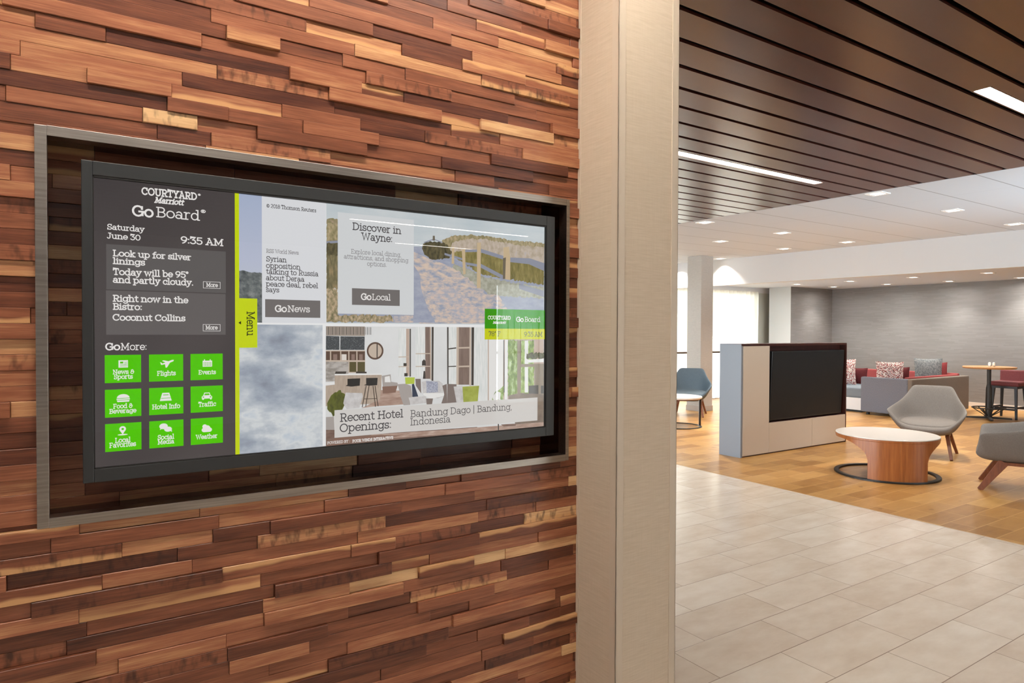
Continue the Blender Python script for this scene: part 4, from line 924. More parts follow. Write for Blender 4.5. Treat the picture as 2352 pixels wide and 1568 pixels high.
    for k in ('news', 'card_c'):
        for c in parts[k].children: c.location = (0, 0, 0)
    parts['banner'] = panel('headline_banner', (.5388, 1.2253, 1.1773, 1.2965), DY - .0030, glow('banner_pale', '#cdc9c5'))
    bd = MB(); rect(bd, (.9866, 1.5088, IX1 - .002, 1.567), DY - .0030, 0); rect(bd, (.9866, 1.4768, IX1 - .002, 1.5088), DY - .0030, 1)
    parts['badge'] = own(bd.build('clock_badge', [glow('badge_green', '#359300'), glow('badge_yellow', '#c3c80c')]))
    # lettering, one mesh per panel and ink
    for par, s, a, b, z, cap, wt, ink, sl in SCREEN_TEXT:
        mb = MB(); lettering(mb, s, a, z, b, cap, wt + .012, DY - .0036, slant=sl)
        own(mb.build('lettering', E(ink)), parts[par])
    for k, r in (('card_a', (.2311, 1.5978, .2680, 1.6135)), ('card_b', (.2303, 1.4987, .2677, 1.5148))):     # outlined little buttons
        mb = MB(); q = .0009
        for e in ((r[0], r[1], r[2], r[1] + q), (r[0], r[3] - q, r[2], r[3]), (r[0], r[1], r[0] + q, r[3]), (r[2] - q, r[1], r[2], r[3])): rect(mb, e, DY - .0036)
        own(mb.build('button_outline', E('w')), parts[k])
    # nine green app tiles
    G = glow('tile_green', '#52c604'); Wt = E('w')
    for r in range(3):
        for c in range(3):
            cx = (.0712, .1550, .2386)[c]; cz = (1.4160, 1.3412, 1.2670)[r]
            t = panel('app_tile', (cx - .0342, cz - .0302, cx + .0342, cz + .0302), DY - .0010, G)
            cap = MB()
            for tr, tc, s, a, b, z, h in APP_TEXT:
                if (tr, tc) == (r, c): lettering(cap, s, a, z, b, h, .115, DY - .0016)
            own(cap.build('caption', Wt), t)
            ic = MB(); ix, iz = ICON_AT[(r, c)]; y = DY - .0016
            def R_(a, b, c2, d, m=0): rect(ic, (ix + a * .001, iz + b * .001, ix + c2 * .001, iz + d * .001), y - (.0002 if m else 0), m)
            def El(a, b, rx, ry, a0=0, a1=360, m=0): ic.face([(ix + (a + rx * math.cos(math.radians(a0 + (a1 - a0) * i / 20))) * .001, y - (.0002 if m else 0), iz + (b + ry * math.sin(math.radians(a0 + (a1 - a0) * i / 20))) * .001) for i in range(20 if a1 - a0 == 360 else 21)], m)
            def Pl(pts, m=0): ic.face([(ix + a * .001, y - (.0002 if m else 0), iz + b * .001) for a, b in pts], m)
            if (r, c) == (0, 0):
                R_(-9, -8, 9, 8); R_(-6, 1, 0, 5, 1); R_(-6, -5, 6, -4, 1); R_(2, 3, 6, 4, 1); R_(2, 0, 6, 1, 1); R_(-6, -2, 6, -1, 1); R_(7, -6, 7.7, 6, 1)
            elif (r, c) == (0, 1):
                Pl([(-13, -1), (-11, -3), (2, 0), (13, 5), (14, 8), (10, 8), (-2, 3)]); Pl([(-4, -1), (-3, -9), (0, -9), (6, 2)]); Pl([(-10, 6), (-7, 7.5), (4, 5), (-2, 2)]); Pl([(-14, 3), (-12, 3), (-9, 0), (-11, -2)])
            elif (r, c) == (0, 2):
                R_(-10, -8, 10, 6); R_(-7, 5, -5, 9); R_(5, 5, 7, 9)
                for a in range(5):
                    for b in range(3): R_(-8.2 + a * 3.5, -6 + b * 3.2, -6.2 + a * 3.5, -4.2 + b * 3.2, 1)
            elif (r, c) == (1, 0):
                El(0, 0, 12, 8.5, 0, 180); R_(-12.5, -3.8, 12.5, -1.2); Pl([(-12, -5), (12, -5), (11, -8.5), (-11, -8.5)])
            elif (r, c) == (1, 1):
                Pl([(-7, 9), (7, 9), (12, -9), (-12, -9)]); R_(-5.5, 3.6, 5.5, 5.2, 1); Pl([(-9.5, -2.5), (9.5, -2.5), (9.9, -3.6), (-9.9, -3.6)], 1)
            elif (r, c) == (1, 2):
                Pl([(-8, 1), (-5.5, 8), (5.5, 8), (8, 1), (11, -1), (11, -6), (-11, -6), (-11, -1)]); R_(-10, -8.5, -6.5, -5.5); R_(6.5, -8.5, 10, -5.5); Pl([(-6, 2), (-4.5, 6), (4.5, 6), (6, 2)], 1); El(-7.5, -2.3, 1.7, 1.4, m=1); El(7.5, -2.3, 1.7, 1.4, m=1)
            elif (r, c) == (2, 0):
                El(0, 4, 6.3, 6.3); Pl([(-5.6, 1.5), (5.6, 1.5), (0, -8)]); El(0, 4, 2.4, 2.4, m=1); El(0, -8.3, 9.5, 1.5)
            elif (r, c) == (2, 1):
                El(-4, 4, 8.5, 6.5); Pl([(-10, 0), (-6, -1), (-11.5, -4)]); El(5, -3.2, 7.8, 5.8); Pl([(9, -7), (12, -4), (13, -10)])
            else:
                El(-4, 5, 5, 5); El(-5, -3, 5.5, 5.2); El(1.5, 0.5, 6.5, 6.8); El(6.5, -3.2, 5, 5); R_(-5, -8.2, 6.5, -3)
            own(ic.build('icon', [Wt, G]), t)
    own(MB().box(IX0, 1.6632, IZ0, IX1, 1.6640, IZ1).build('cover_glass', glass_cover()))
    return root
def glass_cover(): return glass_mat('touch_glass', 1.5, 0.0)
PIC['slat'] = '#9d9186'
build_display()

# brushed steel frame lining the niche
n = NT('brushed_steel'); p = n.sep(n.obj())
k = n.noise(n.xyz(n.math('MULTIPLY', p[0], 6.0), n.math('MULTIPLY', p[1], 400.0), n.math('MULTIPLY', p[2], 220.0)), 1.0, 2)
M_STEEL = n.bsdf(n.ramp(k, [(.3, '#8f8882'), (.7, '#a8a098')]), 0.33, 1.0)
fr = MB(); f = 0.0200; yf = WALL - 0.013; ybk = WALL + 0.025
fr.box(NX0 - .001, yf, NZ0, NX0 + f, ybk, NZ1); fr.box(NX1 - f * .6, yf, NZ0, NX1 + .001, ybk, NZ1)
fr.box(NX0 + f, yf, NZ1 - f, NX1 - f * .6, ybk, NZ1 + .001); fr.box(NX0 + f, yf, NZ0 - .001, NX1 - f * .6, ybk, NZ0 + f)
tag(fr.build('niche_frame', M_STEEL, bevel=0.0006), 'brushed steel frame around the touchscreen niche', 'frame')

PXY = {'dot_a': (12.85, 7.48, 0.458), 'dot_b': (12.55, 6.42, 0.463), 'grey': (13.573, 6.22, 0.463), 'red': (13.86, 6.17, 0.463), 'mar_a': (13.12, 7.371, 0.458), 'mar_b': (12.95, 6.463, 0.463), 'shake_a': (13.18, 5.057, 0.9225), 'shake_b': (13.18, 4.995, 0.9225)}

# ------------------------------------------------------------------ lights in the ceilings
M_LENS = glow('downlight_lens', '#fffaf2', 6.0)
M_LED = glow('linear_diffuser', '#fff8f0', 42.0)
M_WASH = glow('wall_wash_diffuser', '#fff4e6', 76.0)
M_RIM = flat('downlight_trim_white', '#f1efec', 0.6)
M_REFL = flat('downlight_reflector', '#d2cfca', 0.4)
def downlight():
    t = thing('downlight', 'x', 'ceiling light')
    s, q = 0.088, 0.066
    mb = MB(); mb.box(-s, -s, -.008, s, -q, 0); mb.box(-s, q, -.008, s, s, 0); mb.box(-s, -q, -.008, -q, q, 0); mb.box(q, -q, -.008, s, q, 0)
    mb.build('trim_ring', M_RIM, t)
    mb = MB(); e = 0.034
    for a, b in (((-q, -q), (q, -q)), ((q, -q), (q, q)), ((q, q), (-q, q)), ((-q, q), (-q, -q))):
        mb.face([(a[0], a[1], -.0075), (b[0], b[1], -.0075), (b[0] * e / q, b[1] * e / q, -.0022), (a[0] * e / q, a[1] * e / q, -.0022)])
    mb.build('reflector', M_REFL, t)
    MB().box(-.055, -.055, -.0062, .055, .055, -.0018).build('lens', M_LENS, t)
    return t
proto = downlight()
LAMP = bpy.data.lights.new('downlight_beam', 'AREA'); LAMP.shape = 'SQUARE'; LAMP.size = 0.07; LAMP.energy = 11.0; LAMP.color = (1.0, 0.95, 0.88); LAMP.spread = math.radians(88)
LAMP_FAR = LAMP.copy(); LAMP_FAR.energy = 9.0; LAMP_FAR.size = .1; LAMP_FAR.spread = math.radians(165)
LAMP.energy = 12.0; LAMP.spread = math.radians(100)
def place_light(i, x, y, z, label, group):
    o = proto if i == 0 else copy_tree(proto, (x, y, z))
    o.location = (x, y, z); o['label'] = label; o['group'] = group
    l = bpy.data.objects.new('downlight_beam', LAMP if z > 2.8 else LAMP_FAR); COL.objects.link(l); l.parent = o; l.location = (0, 0, -.012)
NEAR = [(6.93, 3.69, 'nearest the camera at the slat edge'), (8.60, 3.70, 'second from the slat edge in the right row'), (10.35, 3.71, 'by the bulkhead at the right edge'),
        (6.87, 5.91, 'against the slats by the linen column'), (8.52, 5.91, 'middle light over the media kiosk'), (10.22, 5.92, 'near the bulkhead right of the media kiosk'),
        (8.50, 7.00, 'leftmost in front of the pale column'), (10.15, 7.00, 'by the bulkhead above the kiosk screen'), (10.48, 8.64, 'beside the pale column top'), (10.35, 9.70, 'nearest the curtained window')]
i = 0
for x, y, w in NEAR:
    place_light(i, x, y, CEIL, 'square downlight in the panel ceiling, ' + w, 'downlights in the panel ceiling'); i += 1
FAR = [(13.06, 8.68, 'front row, first from the return wall'), (14.48, 8.69, 'back row, in the corner by the return wall'), (13.17, 7.55, 'front row, second from the return wall'), (14.62, 7.56, 'back row, second from the corner'),
       (13.20, 6.34, 'front row, above the booth'), (14.77, 6.40, 'back row, above the booth pillows'), (13.29, 5.14, 'front row, above the counter table'), (14.92, 5.23, 'back row, at the right edge')]
for x, y, w in FAR:
    place_light(i, x, y, LOW, 'square downlight in the low far ceiling, ' + w, 'downlights in the low far ceiling'); i += 1
LINE_LABEL = ['long linear light in the slat ceiling, running out from the linen column', 'linear light in the slat ceiling at the upper right edge']
M_LTRIM = flat('linear_trim_bronze', '#4a2f24', 0.4)
for j, (a, b, y) in enumerate(STRIPS):
    t = thing('linear_light', LINE_LABEL[j] if j < 2 else 'linear light in the slat ceiling behind the camera, some only added as fill', 'ceiling light', (a, y, CEIL), group='linear lights in the slat ceiling')
    L = b - a; w = 0.043
    m = MB(); m.box(-.011, -w - .010, 0, L + .011, -w, .016); m.box(-.011, w, 0, L + .011, w + .010, .016); m.box(-.011, -w, 0, 0, w, .016); m.box(L, -w, 0, L + .011, w, .016); m.box(-.011, -w - .010, .0165, L + .011, w + .010, .020)
    m.build('trim', M_LTRIM, t)
    MB().box(0, -w, .006, L, w, .016).build('diffuser', M_WASH if y == 1.15 else M_LED, t)

# ------------------------------------------------------------------ media kiosk and its television
KX0, KX1, KY0, KY1, KH = 6.565, 8.80, 5.08, 5.40, 1.362
k = thing('media_kiosk', 'free-standing media wall with beige front panel and grey end, holding a television', 'media wall', (7.68, 5.24, 0))
def kown(o): o.parent = k; o.location = -Vector(k.location); return o
M_KEND = flat('kiosk_grey_laminate', '#7b7f86', 0.42)
M_KFRONT = flat('kiosk_beige_laminate', '#c0af9c', 0.45)
M_KDARK = wood('kiosk_dark_walnut', [(.3, '#2b120d'), (.6, '#45211a'), (.8, '#57302a')], 2, 0.35)
RX0, RX1, RZ0, RZ1 = 7.10, 8.775, .385, 1.335
kown(MB().box(KX0, KY0 + .006, .0, KX0 + .03, KY1, KH - .002).build('end_panel', M_KEND))
mb = MB(); mb.box(KX0 + .03, KY0 + .02, .01, RX0 - .002, KY1, KH - .022); mb.box(RX0 - .002, KY0 + .02, .01, KX1 - .02, KY1, RZ0 - .002); mb.box(RX0 - .002, KY0 + .09, RZ0 - .002, KX1 - .02, KY1, KH - .022)
mb.box(KX0 + .004, KY0 + .004, KH - .022, KX1, KY1, KH); mb.box(KX1 - .022, KY0 + .002, 0, KX1, KY1, KH - .022); mb.box(KX0 + .03, KY0 + .012, 0, KX1 - .02, KY1, .012)
mb.box(RX0, KY0 + .004, RZ1, RX1 + .003, KY0 + .09, KH - .022)
kown(mb.build('carcass', M_KDARK))
mb = MB()
for a in ((KX0 + .036, .016, RX0 - .0015, KH - .027), (RX0 + .0015, .016, 8.0, RZ0 - .004), (8.003, .016, RX1, RZ0 - .004)): mb.box(a[0], KY0, a[1], a[2], KY0 + .02, a[3])
kown(mb.build('front_panel', M_KFRONT, bevel=0.001))
tv = thing('television', 'black flat television mounted in the media kiosk', 'television', (7.951, 5.142, .400))
TW, TH = 1.585, .868
mb = MB(); mb.box(-TW/2, -.02, 0, TW/2, .02, TH); o = mb.build('case', flat('tv_case_black', '#1d1f21', 0.35), tv, bevel=0.003)
o.rotation_euler.x = math.radians(2.6)
o = MB().box(-TW/2 + .014, -.0215, .018, TW/2 - .014, -.0195, TH - .014).build('screen', flat('tv_screen_black', '#1e1f20', 0.5, spec=0.25), tv); o.rotation_euler.x = math.radians(2.6)
MB().box(-.2, .010, .25, .2, .027, .6).build('mount', M_BLACK, tv)

# ------------------------------------------------------------------ round coffee table with an arched veneer base
ct = thing('coffee_table', 'round coffee table with white top and arched walnut base before the media kiosk', 'table', (7.152, 3.686, 0))
R0 = .462; PH = 221.5
cols = []
angs = sorted(set([i * 2 for i in range(180)] + [33.97, 34.03, 118.47, 118.53, 186.47, 186.53, 325.97, 326.03]))
def arch(d):
    d = min(abs((d + 180) % 360 - 180), abs((d - 152.5 + 180) % 360 - 180))
    if d <= 34: return .018
    if d < 74: return .20 + .187 * math.sqrt(max(0, 1 - ((74 - d) / 40) ** 2))
    return .387
rows = [[], [], []]
for a in angs + [360]:
    q = math.radians(a + PH); z0 = arch(a)
    for r, z in zip(rows, (z0, (z0 + .4) / 2, .400)): r.append((R0 * math.cos(q), R0 * math.sin(q), z))
M_VEN = wood('walnut_veneer', [(.25, '#7a431f'), (.5, '#96572b'), (.75, '#aa6a38')], 2, 0.3, 1.0)
MB().grid(rows).build('arched_base', M_VEN, ct, solid=.022, soff=1)
MB().lathe([(0, .400), (.486, .400), (.488, .404), (.488, .421), (.486, .422), (0, .422)], 96, cap=False).build('edge_band', M_VEN, ct)
MB().lathe([(0, .4221), (.484, .4221), (.487, .424), (.486, .432), (.482, .434), (0, .434)], 96, cap=False).build('table_top', flat('white_quartz_top', '#c9c0b6', 0.3), ct)
MB().lathe([(.500, 0), (.500, .012), (.495, .018), (.455, .018), (.450, .012), (.450, 0)], 96, cap=False).build('floor_ring', flat('floor_ring_black', '#15120f', 0.35), ct)

# ------------------------------------------------------------------ lounge chairs
# half rings of the upholstered tub, front centre round to back centre
RINGS = [
 [(0, -.18, .400), (.09, -.18, .400), (.14, -.17, .400), (.18, -.12, .402), (.19, -.03, .405), (.17, .04, .41), (.13, .08, .415), (.08, .10, .415), (0, .11, .415)],
 [(0, -.31, .380), (.18, -.31, .382), (.27, -.295, .392), (.355, -.23, .412), (.372, -.03, .422), (.332, .10, .428), (.255, .17, .432), (.17, .205, .435), (0, .22, .435)],
 [(0, -.335, .374), (.19, -.335, .376), (.285, -.32, .390), (.378, -.25, .425), (.395, -.03, .440), (.350, .118, .455), (.268, .192, .468), (.180, .228, .475), (0, .245, .478)],
 [(0, -.36, .366), (.20, -.36, .370), (.31, -.345, .395), (.448, -.30, .520), (.440, -.04, .550), (.375, .13, .595), (.295, .23, .665), (.232, .285, .735), (0, .310, .74)],
 [(0, -.375, .354), (.21, -.375, .358), (.33, -.36, .390), (.500, -.335, .566), (.470, -.05, .600), (.395, .14, .650), (.322, .255, .735), (.268, .325, .838), (0, .350, .842)],
 [(0, -.385, .336), (.21, -.385, .340), (.335, -.37, .375), (.530, -.350, .560), (.495, -.05, .592), (.418, .165, .642), (.342, .285, .728), (.285, .36, .836), (0, .392, .838)],
 [(0, -.38, .312), (.20, -.38, .314), (.32, -.36, .335), (.470, -.335, .470), (.465, -.04, .49), (.41, .165, .53), (.335, .285, .59), (.27, .34, .66), (0, .370, .67)],
 [(0, -.35, .285), (.19, -.345, .287), (.28, -.33, .298), (.370, -.29, .340), (.385, -.03, .345), (.36, .13, .365), (.30, .23, .39), (.23, .275, .42), (0, .30, .43)],
 [(0, -.27, .265), (.12, -.265, .265), (.20, -.25, .267), (.27, -.19, .272), (.29, -.02, .272), (.27, .12, .276), (.21, .19, .28), (.12, .22, .28), (0, .235, .28)],
 [(0, -.08, .262), (.03, -.08, .262), (.05, -.07, .262), (.07, -.05, .262), (.075, -.02, .262), (.07, .02, .262), (.05, .05, .262), (.03, .06, .262), (0, .06, .262)]]
RINGS[0] = [(x, y, z - .01) for x, y, z in RINGS[0]]; RINGS[1] = [(x, y, z - .006) for x, y, z in RINGS[1]]
for r in RINGS: r[:] = [(x * .80, y * .92, z) for x, y, z in r]
for r in RINGS:                                          # extra columns hold the arm tip and the top corner of the back
    a, b = r[7], r[8]; r.insert(8, (a[0] * .72, a[1] + (b[1] - a[1]) * .55, a[2] + (b[2] - a[2]) * .8))
    a, b = r[3], r[4]; r.insert(4, tuple(a[i] + (b[i] - a[i]) * .22 for i in range(3)))
    a, b = r[2], r[3]; r.insert(3, tuple(b[i] + (a[i] - b[i]) * .25 for i in range(3)))
def lounge_chair(label, loc, facing, fab, legm, group=None):
    t = thing('lounge_chair', label, 'chair', loc, math.atan2(facing[0], -facing[1]), group)
    mb = MB()
    for r in RINGS: mb.v += r + [(-x, y, z) for x, y, z in reversed(r[1:-1])]
    n = 22
    for i in range(len(RINGS) - 1):
        for j in range(n): mb.f.append((i * n + j, (i + 1) * n + j, (i + 1) * n + (j + 1) % n, i * n + (j + 1) % n))
    k = (len(RINGS) - 1) * n
    for base, flip in ((0, False), (k, True)):
        for j in range(11):
            q = (base + j, base + j + 1, base + (21 - j), base + (22 - j) % 22)
            if j in (0, 10): q = tuple(dict.fromkeys(q))
            mb.f.append(tuple(reversed(q)) if flip else q)
    mb.mi = [0] * len(mb.f)
    mb.build('seat_shell', fab, t, smooth=True, sub=2)
    # the loose seat pad lying in the tub
    mb = MB()
    def ring(src, s, dz, cy=-.06): return [(x * s, cy + (y - cy) * s, z + dz) for x, y, z in src] + [(-x * s, cy + (y - cy) * s, z + dz) for x, y, z in reversed(src[1:-1])]
    pads = [ring(RINGS[0], .95, -.03), ring(RINGS[1], .96, -.025), ring(RINGS[1], 1.015, -.012), ring(RINGS[1], 1.015, .010), ring(RINGS[1], .96, .022), ring(RINGS[0], 1.0, .026), ring(RINGS[0], .4, .028)]
    for q in pads: mb.v += q
    for i in range(len(pads) - 1):
        for j in range(n): mb.f.append((i * n + j, i * n + (j + 1) % n, (i + 1) * n + (j + 1) % n, (i + 1) * n + j))
    mb.f.append(tuple((len(pads) - 1) * n + j for j in range(n))); mb.mi = [0] * len(mb.f)
    mb.build('seat_cushion', fab, t, smooth=True, sub=1)
    for sx in (-1, 1):
        for sy in (-1, 1):
            MB().bar((sx * .205, sy * .13, .275), (sx * .268, sy * .315, 0.0), .085, .045, .04, .03, side=(0, 1, -.2)).build('leg', legm, t, bevel=0.003)
        MB().bar((sx * .205, -.17, .262), (sx * .205, .17, .262), .035, .035, .03, .03).build('rail', legm, t, bevel=0.002)
    return t
F_GREY = fabric('warm_grey_wool', '#6b645e', '#7e7770', 260)
F_TEAL = fabric('slate_blue_vinyl', '#525f68', '#616e77', 200, rough=.55)
M_LEG = wood('walnut_legs', [(.3, '#5c3220'), (.6, '#7b4529'), (.8, '#8f5534')], 2, 0.4)
GL_CH = 'winged lounge chairs'
lounge_chair('grey upholstered winged lounge chair on wooden legs behind the coffee table', (8.75, 4.0, 0), (-.95, -.31), F_GREY, M_LEG, GL_CH)
lounge_chair('grey lounge chair cut by the right edge, turned away toward the coffee table', (7.57, 2.635, 0), (-.355, .935), F_GREY, M_LEG, GL_CH)
lounge_chair('slate blue winged lounge chair by the curtained window, partly behind the linen column', (9.22, 8.26, 0), (-.81, -.586), F_TEAL, M_LEG, GL_CH)

# small side table in front of the slate chair
st = thing('side_table', 'small round white side table on a dark ring base beside the slate chair', 'table', (7.962, 7.368, 0))
MB().lathe([(0, .452), (.362, .452), (.372, .462), (.372, .480), (.368, .484), (0, .484)], 64, cap=False).build('table_top', flat('white_laminate', '#dcd6cf', 0.35), st)
MB().lathe([(0, .436), (.34, .436), (.352, .451), (0, .451)], 64, cap=False).build('under_top', flat('side_table_walnut', '#5d3a2d', 0.45), st)
MB().lathe([(.372, 0), (.372, .008), (.366, .012), (.338, .012), (.334, .008), (.334, 0)], 64, cap=False).build('ring_base', flat('dark_metal', '#2b2826', 0.4, 0.5), st)
for a in (-33, 147): MB().box(-.014, -.014, .010, .014, .014, .437).build('post', MATS['dark_metal'], st, loc=(.350 * math.cos(math.radians(a)), .350 * math.sin(math.radians(a)), 0), rotz=math.radians(a))

# ------------------------------------------------------------------ booth sofa, ottoman bench, pillows
bs = thing('booth_sofa', 'high-sided booth sofa, grey outside and brick red inside, against the grey wall', 'sofa', (13.1, 6.7, 0))
def bown(o, r=bs): o.parent = r; o.location = -Vector(r.location); return o
F_OUT = fabric('grey_tweed_daylit', '#5c5e67', '#7f818b', 220, .9, (1, 1, .5))  # bluish cast of daylight mixed into the front panel's grey
F_OUTB = fabric('taupe_tweed', '#6a6058', '#82776d', 220, .9, (1, 1, .5))
F_RED = fabric('brick_red_wool', '#8c4040', '#9b4c4a', 200)
F_SEAT = fabric('slate_seat_wool', '#6c747c', '#808890', 200)
mb = MB(); mb.box(12.05, 5.86, .05, 12.17, 6.69, .69)
bown(mb.build('front_panel', F_OUT, bevel=.018))
mb = MB(); mb.box(12.06, 5.79, .05, 14.22, 5.90, .69)
bown(mb.build('side_panel', F_OUTB, bevel=.018))
mb = MB(); mb.box(14.11, 5.91, .05, 14.22, 9.0, .69)
bown(mb.build('back_panel', F_OUTB, bevel=.018))
mb = MB(); mb.box(12.18, 5.905, .30, 14.03, 5.985, .715); bown(mb.build('side_lining', F_RED, bevel=.02))
mb = MB(); mb.box(14.03, 5.905, .30, 14.108, 9.0, .73); bown(mb.build('back_lining', F_RED, bevel=.02))
mb = MB(); mb.box(12.172, 5.99, .30, 12.215, 6.67, .685); bown(mb.build('front_lining', F_RED, bevel=.012))
mb = MB(); mb.box(12.22, 5.99, .10, 14.02, 6.66, .46); bown(mb.build('seat', F_SEAT, bevel=.03))
mb = MB(); mb.box(13.30, 6.67, .10, 14.02, 9.0, .46); bown(mb.build('seat', F_SEAT, bevel=.03))
for x, y in ((12.15, 5.95), (12.15, 6.60), (14.1, 5.95), (14.1, 8.9)): bown(MB().lathe([(.03, 0), (.03, .055)], 16, (x, y, 0)).build('foot', flat('black_foot', '#141212', 0.5), bs))
ob = thing('bench', 'upholstered bench with slate cushion on a white base beside the booth', 'bench', (12.66, 7.55, 0))
o = MB().box(12.30, 6.80, .0, 13.02, 8.3, .04).build('plinth', MATS['black_foot']); bown(o, ob)
o = MB().box(12.28, 6.78, .04, 13.04, 8.32, .27).build('base', flat('bench_white', '#d8d8da', 0.4)); bown(o, ob)
o = MB().box(12.28, 6.78, .271, 13.04, 8.32, .455).build('cushion', F_SEAT, bevel=.03); bown(o, ob)

def dots(name, base, a, b, scale):
    n = NT(name); v = n.n('TexVoronoi'); n.put(v.inputs['Vector'], n.obj()); v.inputs['Scale'].default_value = scale
    r = n.sep(v.outputs['Color'])[0]
    c = n.mix(n.math('LESS_THAN', v.outputs['Distance'], .5), lin(base), n.mix(n.math('GREATER_THAN', r, .55), lin(a), lin(b)))
    return n.bsdf(c, .9, spec=.2)
F_DOT = dots('red_dot_print', '#eadfd8', '#9a322e', '#5c2c30', 62)
F_MARL = fabric('grey_marl_print', '#616466', '#858786', 40)
F_MAROON = fabric('maroon_wool', '#4e1f22', '#5f2829', 120)
F_REDP = fabric('wine_red_wool', '#7c3436', '#8f4142', 160)
def pillow(label, loc, w, h, face, lean, m, th=.15, group=None, name='throw_pillow'):
    mb = MB(); N = 12
    for sgn in (1, -1):
        rows = []
        for i in range(N + 1):
            r = []
            for j in range(N + 1):
                a = -1 + 2 * j / N; b = -1 + 2 * i / N
                pin = 1 - .07 * (1 - abs(a) ** 2) * abs(b) ** 3
                pinx = 1 - .07 * (1 - abs(b) ** 2) * abs(a) ** 3
                d = th / 2 * (max(0, 1 - a * a) ** .55) * (max(0, 1 - b * b) ** .55)
                r.append((a * w / 2 * pinx, -sgn * d, (b * pin + 1) * h / 2))
            rows.append(r if sgn > 0 else r[::-1])
        mb.grid(rows)
    o = mb.build(name, m, smooth=True, loc=loc)
    o.rotation_euler = (math.radians(-lean), 0, math.atan2(face[0], -face[1]))
    return tag(o, label, 'pillow', group)
PG = 'throw pillows in the booth'
pillow('red-dotted white pillow on the bench, half hidden by the media kiosk', PXY['dot_a'], .46, .52, (-.8, -.6), 10, F_DOT, group=PG)
pillow('red-dotted white pillow standing behind the booth front panel', PXY['dot_b'], .46, .51, (-.85, -.5), 8, F_DOT, group=PG)
pillow('grey mottled pillow showing above the booth side', PXY['grey'], .48, .56, (-.8, -.6), 6, F_MARL, group=PG)
pillow('wine red pillow right of the grey mottled pillow', PXY['red'], .31, .48, (-.8, -.6), 6, F_REDP, th=.11, group=PG)
pillow('dark maroon pillow peeking out behind the dotted pillow on the bench', PXY['mar_a'], .40, .34, (-.9, -.4), 10, F_MAROON, th=.10, group=PG)
pillow('dark maroon pillow peeking out behind the dotted pillow in the booth', PXY['mar_b'], .36, .40, (-.9, -.4), 8, F_MAROON, group=PG)

# ------------------------------------------------------------------ counter-height table, shakers, stool
tb = thing('counter_table', 'counter-height pedestal table with round oak top in front of the grey wall', 'table', (13.2, 5.07, 0))
M_IRON = flat('table_iron', '#37332f', 0.45, 0.3)
MB().lathe([(0, .888), (.375, .888), (.388, .900), (.390, .915), (.384, .922), (0, .922)], 64, cap=False).build('table_top', wood('light_oak_top', [(.3, '#b98250'), (.7, '#cc9a66')], 0, .35), tb)
MB().lathe([(.15, .882), (.15, .888), (0, .888)], 32, cap=False).lathe([(.030, .60), (.032, .882)], 24).lathe([(.030, .62), (.044, .55), (.052, .12), (.052, .03)], 24).build('column', M_IRON, tb)
for a in range(4):
    q = a * PI / 2 + .5
    MB().bar((.04 * math.cos(q), .04 * math.sin(q), .035), (.33 * math.cos(q), .33 * math.sin(q), .028), .06, .05, .035, .025).build('foot', M_IRON, tb, bevel=.004)
mb = MB(); mb.torus(.24, .011, (0, 0, .205), 48, 8)
for a in range(6):
    q = a * PI / 3; mb.bar((.05 * math.cos(q), .05 * math.sin(q), .07), (.24 * math.cos(q), .24 * math.sin(q), .203), .014)
mb.build('foot_ring', M_IRON, tb)
for nm, p, lab in (('salt_shaker', PXY['shake_a'], 'white shaker on the counter table, left of the pair'), ('pepper_shaker', PXY['shake_b'], 'cream shaker on the counter table, right of the pair')):
    t = thing('shaker', lab, 'shaker', p, group='shakers on the counter table')
    MB().lathe([(0, 0), (.021, 0), (.022, .006), (.019, .055), (0, .055)], 20, cap=False).build('body', flat(nm + '_body', '#ece6dc' if nm[0] == 's' else '#dfd2bd', .4), t, smooth=True)
    MB().lathe([(.0195, .055), (.0195, .066), (.014, .076), (0, .078)], 20, cap=False).build('cap', flat('shaker_cap', '#f2eee6', .35), t, smooth=True)
sto = thing('counter_stool', 'red upholstered counter stool on black legs beside the counter table', 'stool', (13.74, 4.97, 0))
F_ST = fabric('dusty_red_vinyl', '#6f3a3d', '#7f4647', 120, .6)
M_BLK = flat('black_stained_wood', '#1d1816', 0.45)
MB().box(-.225, -.22, .575, .235, .22, .655).build('seat', F_ST, sto, bevel=.025)
o = MB().box(.185, -.215, .60, .245, .215, .845).build('backrest', F_ST, sto, bevel=.025)
MB().box(-.20, -.195, .535, .21, .195, .578).build('seat_frame', M_BLK, sto)
for sx in (-1, 1):
    for sy in (-1, 1): MB().bar((sx * .17, sy * .165, .54), (sx * .225, sy * .195, 0), .042, .032, .042, .032, side=(0, 1, 0)).build('leg', M_BLK, sto, bevel=.003)
for sy in (-1, 1): MB().bar((-.203, sy * .183, .20), (.203, sy * .183, .20), .022, .022, .03, .03).build('stretcher', M_BLK, sto)
for sx in (-1, 1): MB().bar((sx * .203, -.18, .17), (sx * .203, .18, .17), .022, .022, .03, .03).build('stretcher', M_BLK, sto)

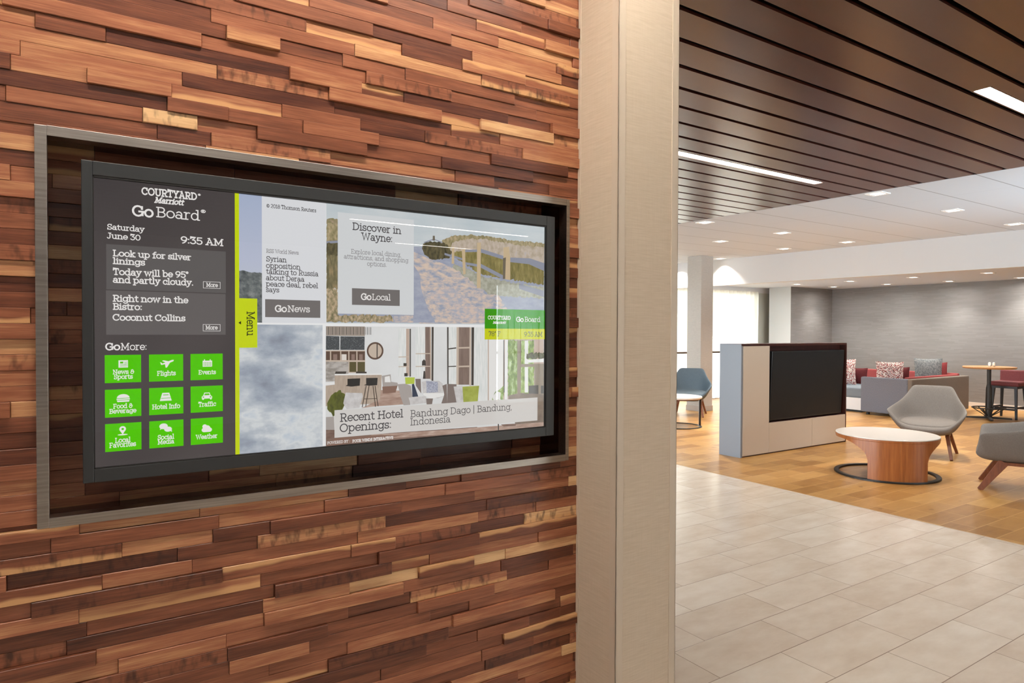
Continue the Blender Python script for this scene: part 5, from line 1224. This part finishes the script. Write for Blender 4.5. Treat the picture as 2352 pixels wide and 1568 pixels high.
# ------------------------------------------------------------------ sheer curtains and the garden outside
def curtain_mat():
    n = NT('sheer_white_curtain')
    t = n.n('BsdfTransparent'); d = n.n('BsdfTranslucent'); d.inputs[0].default_value = lin('#f2f2ea'); df = n.n('BsdfDiffuse'); df.inputs[0].default_value = lin('#ecebe4')
    m1 = n.n('MixShader'); m1.inputs[0].default_value = .65; m2 = n.n('MixShader')
    v = n.sep(n.obj()); k = n.noise(n.xyz(n.math('ADD', n.math('MULTIPLY', v[0], 9.0), n.math('MULTIPLY', v[2], 1.6)), v[1], n.math('MULTIPLY', v[2], 0.8)), 1.0, 3)
    n.put(m2.inputs[0], n.math('ADD', .72, n.math('MULTIPLY', k, .35)))
    n.t.links.new(df.outputs[0], m1.inputs[1]); n.t.links.new(d.outputs[0], m1.inputs[2])
    n.t.links.new(t.outputs[0], m2.inputs[1]); n.t.links.new(m1.outputs[0], m2.inputs[2]); n.t.links.new(m2.outputs[0], n.out.inputs[0]); return n.m
M_SHEER = curtain_mat()
for x0, x1, lab in ((9.0, 11.4, 'sheer white curtain on the window left of the pale column'), (11.45, 13.45, 'sheer white curtain on the window between pale column and grey wall')):
    N = int((x1 - x0) * 60); rows = []
    for z in [0.02 + (2.46 - .02) * i / 8 for i in range(9)]:
        rows.append([(x0 + (x1 - x0) * i / N, 9.93 + .035 * math.sin(i * 2 * PI / 9 + .3 * math.sin(z * 2)) + .01 * math.sin(i * .37), z) for i in range(N + 1)])
    tag(MB().grid(rows).build('sheer_curtain', M_SHEER, smooth=True), lab, 'curtain', 'sheer curtains')
rows = [[(7.05 + 4.45 * i / 260, -8.05 + .03 * math.sin(i * 2 * PI / 9), z) for i in range(261)] for z in (.02, 1.2, 2.47)]
tag(MB().grid(rows).build('sheer_curtain', M_SHEER, smooth=True), 'sheer white curtain on the window behind the camera', 'curtain', 'sheer curtains')
g = MB(); g.face([(-20, 10.2, -.1), (40, 10.2, -.1), (40, 60, -.1), (-20, 60, -.1)])
struct('ground', g, flat('paving', '#b9b6ab', .9), 'pale paving outside the curtained window', 'paving')
M_LEAF = NT('tree_leaves'); M_LEAF = M_LEAF.bsdf(M_LEAF.ramp(M_LEAF.noise(M_LEAF.obj(), 9, 3), [(.3, '#4c6630'), (.7, '#8fa65c')]), .7)
M_BARK = flat('tree_bark', '#5a4a3b', .9)
for i, (x, y, h, rr) in enumerate(((15.0, 17.5, 4.4, 1.2), (17.6, 15.2, 3.4, .9), (20.4, 18.5, 5.0, 1.5))):
    t = thing('garden_tree', ('leafy tree outside, left of the window seen through the curtain', 'smaller leafy tree outside the curtained window', 'tallest leafy tree outside at the right of the window')[i], 'tree', (x, y, -.1), group='trees outside the window')
    MB().lathe([(.14, 0), (.10, h * .5), (.05, h * .8)], 12).build('trunk', M_BARK, t)
    mb = MB(); rr2 = random.Random(i + 3)
    for q in range(900):
        d = Vector((rr2.gauss(0, 1), rr2.gauss(0, 1), rr2.gauss(0, .8))).normalized() * (rr * rr2.uniform(.5, 1.0))
        c = Vector((0, 0, h * .68)) + Vector((d.x, d.y, d.z * 1.25)); u = Vector((rr2.uniform(-1, 1), rr2.uniform(-1, 1), rr2.uniform(-1, 1))).normalized(); w = u.cross(Vector((.3, .5, .8))).normalized()
        mb.face([c - u * .12, c + w * .06, c + u * .12, c - w * .06])
    mb.build('crown', M_LEAF, t)
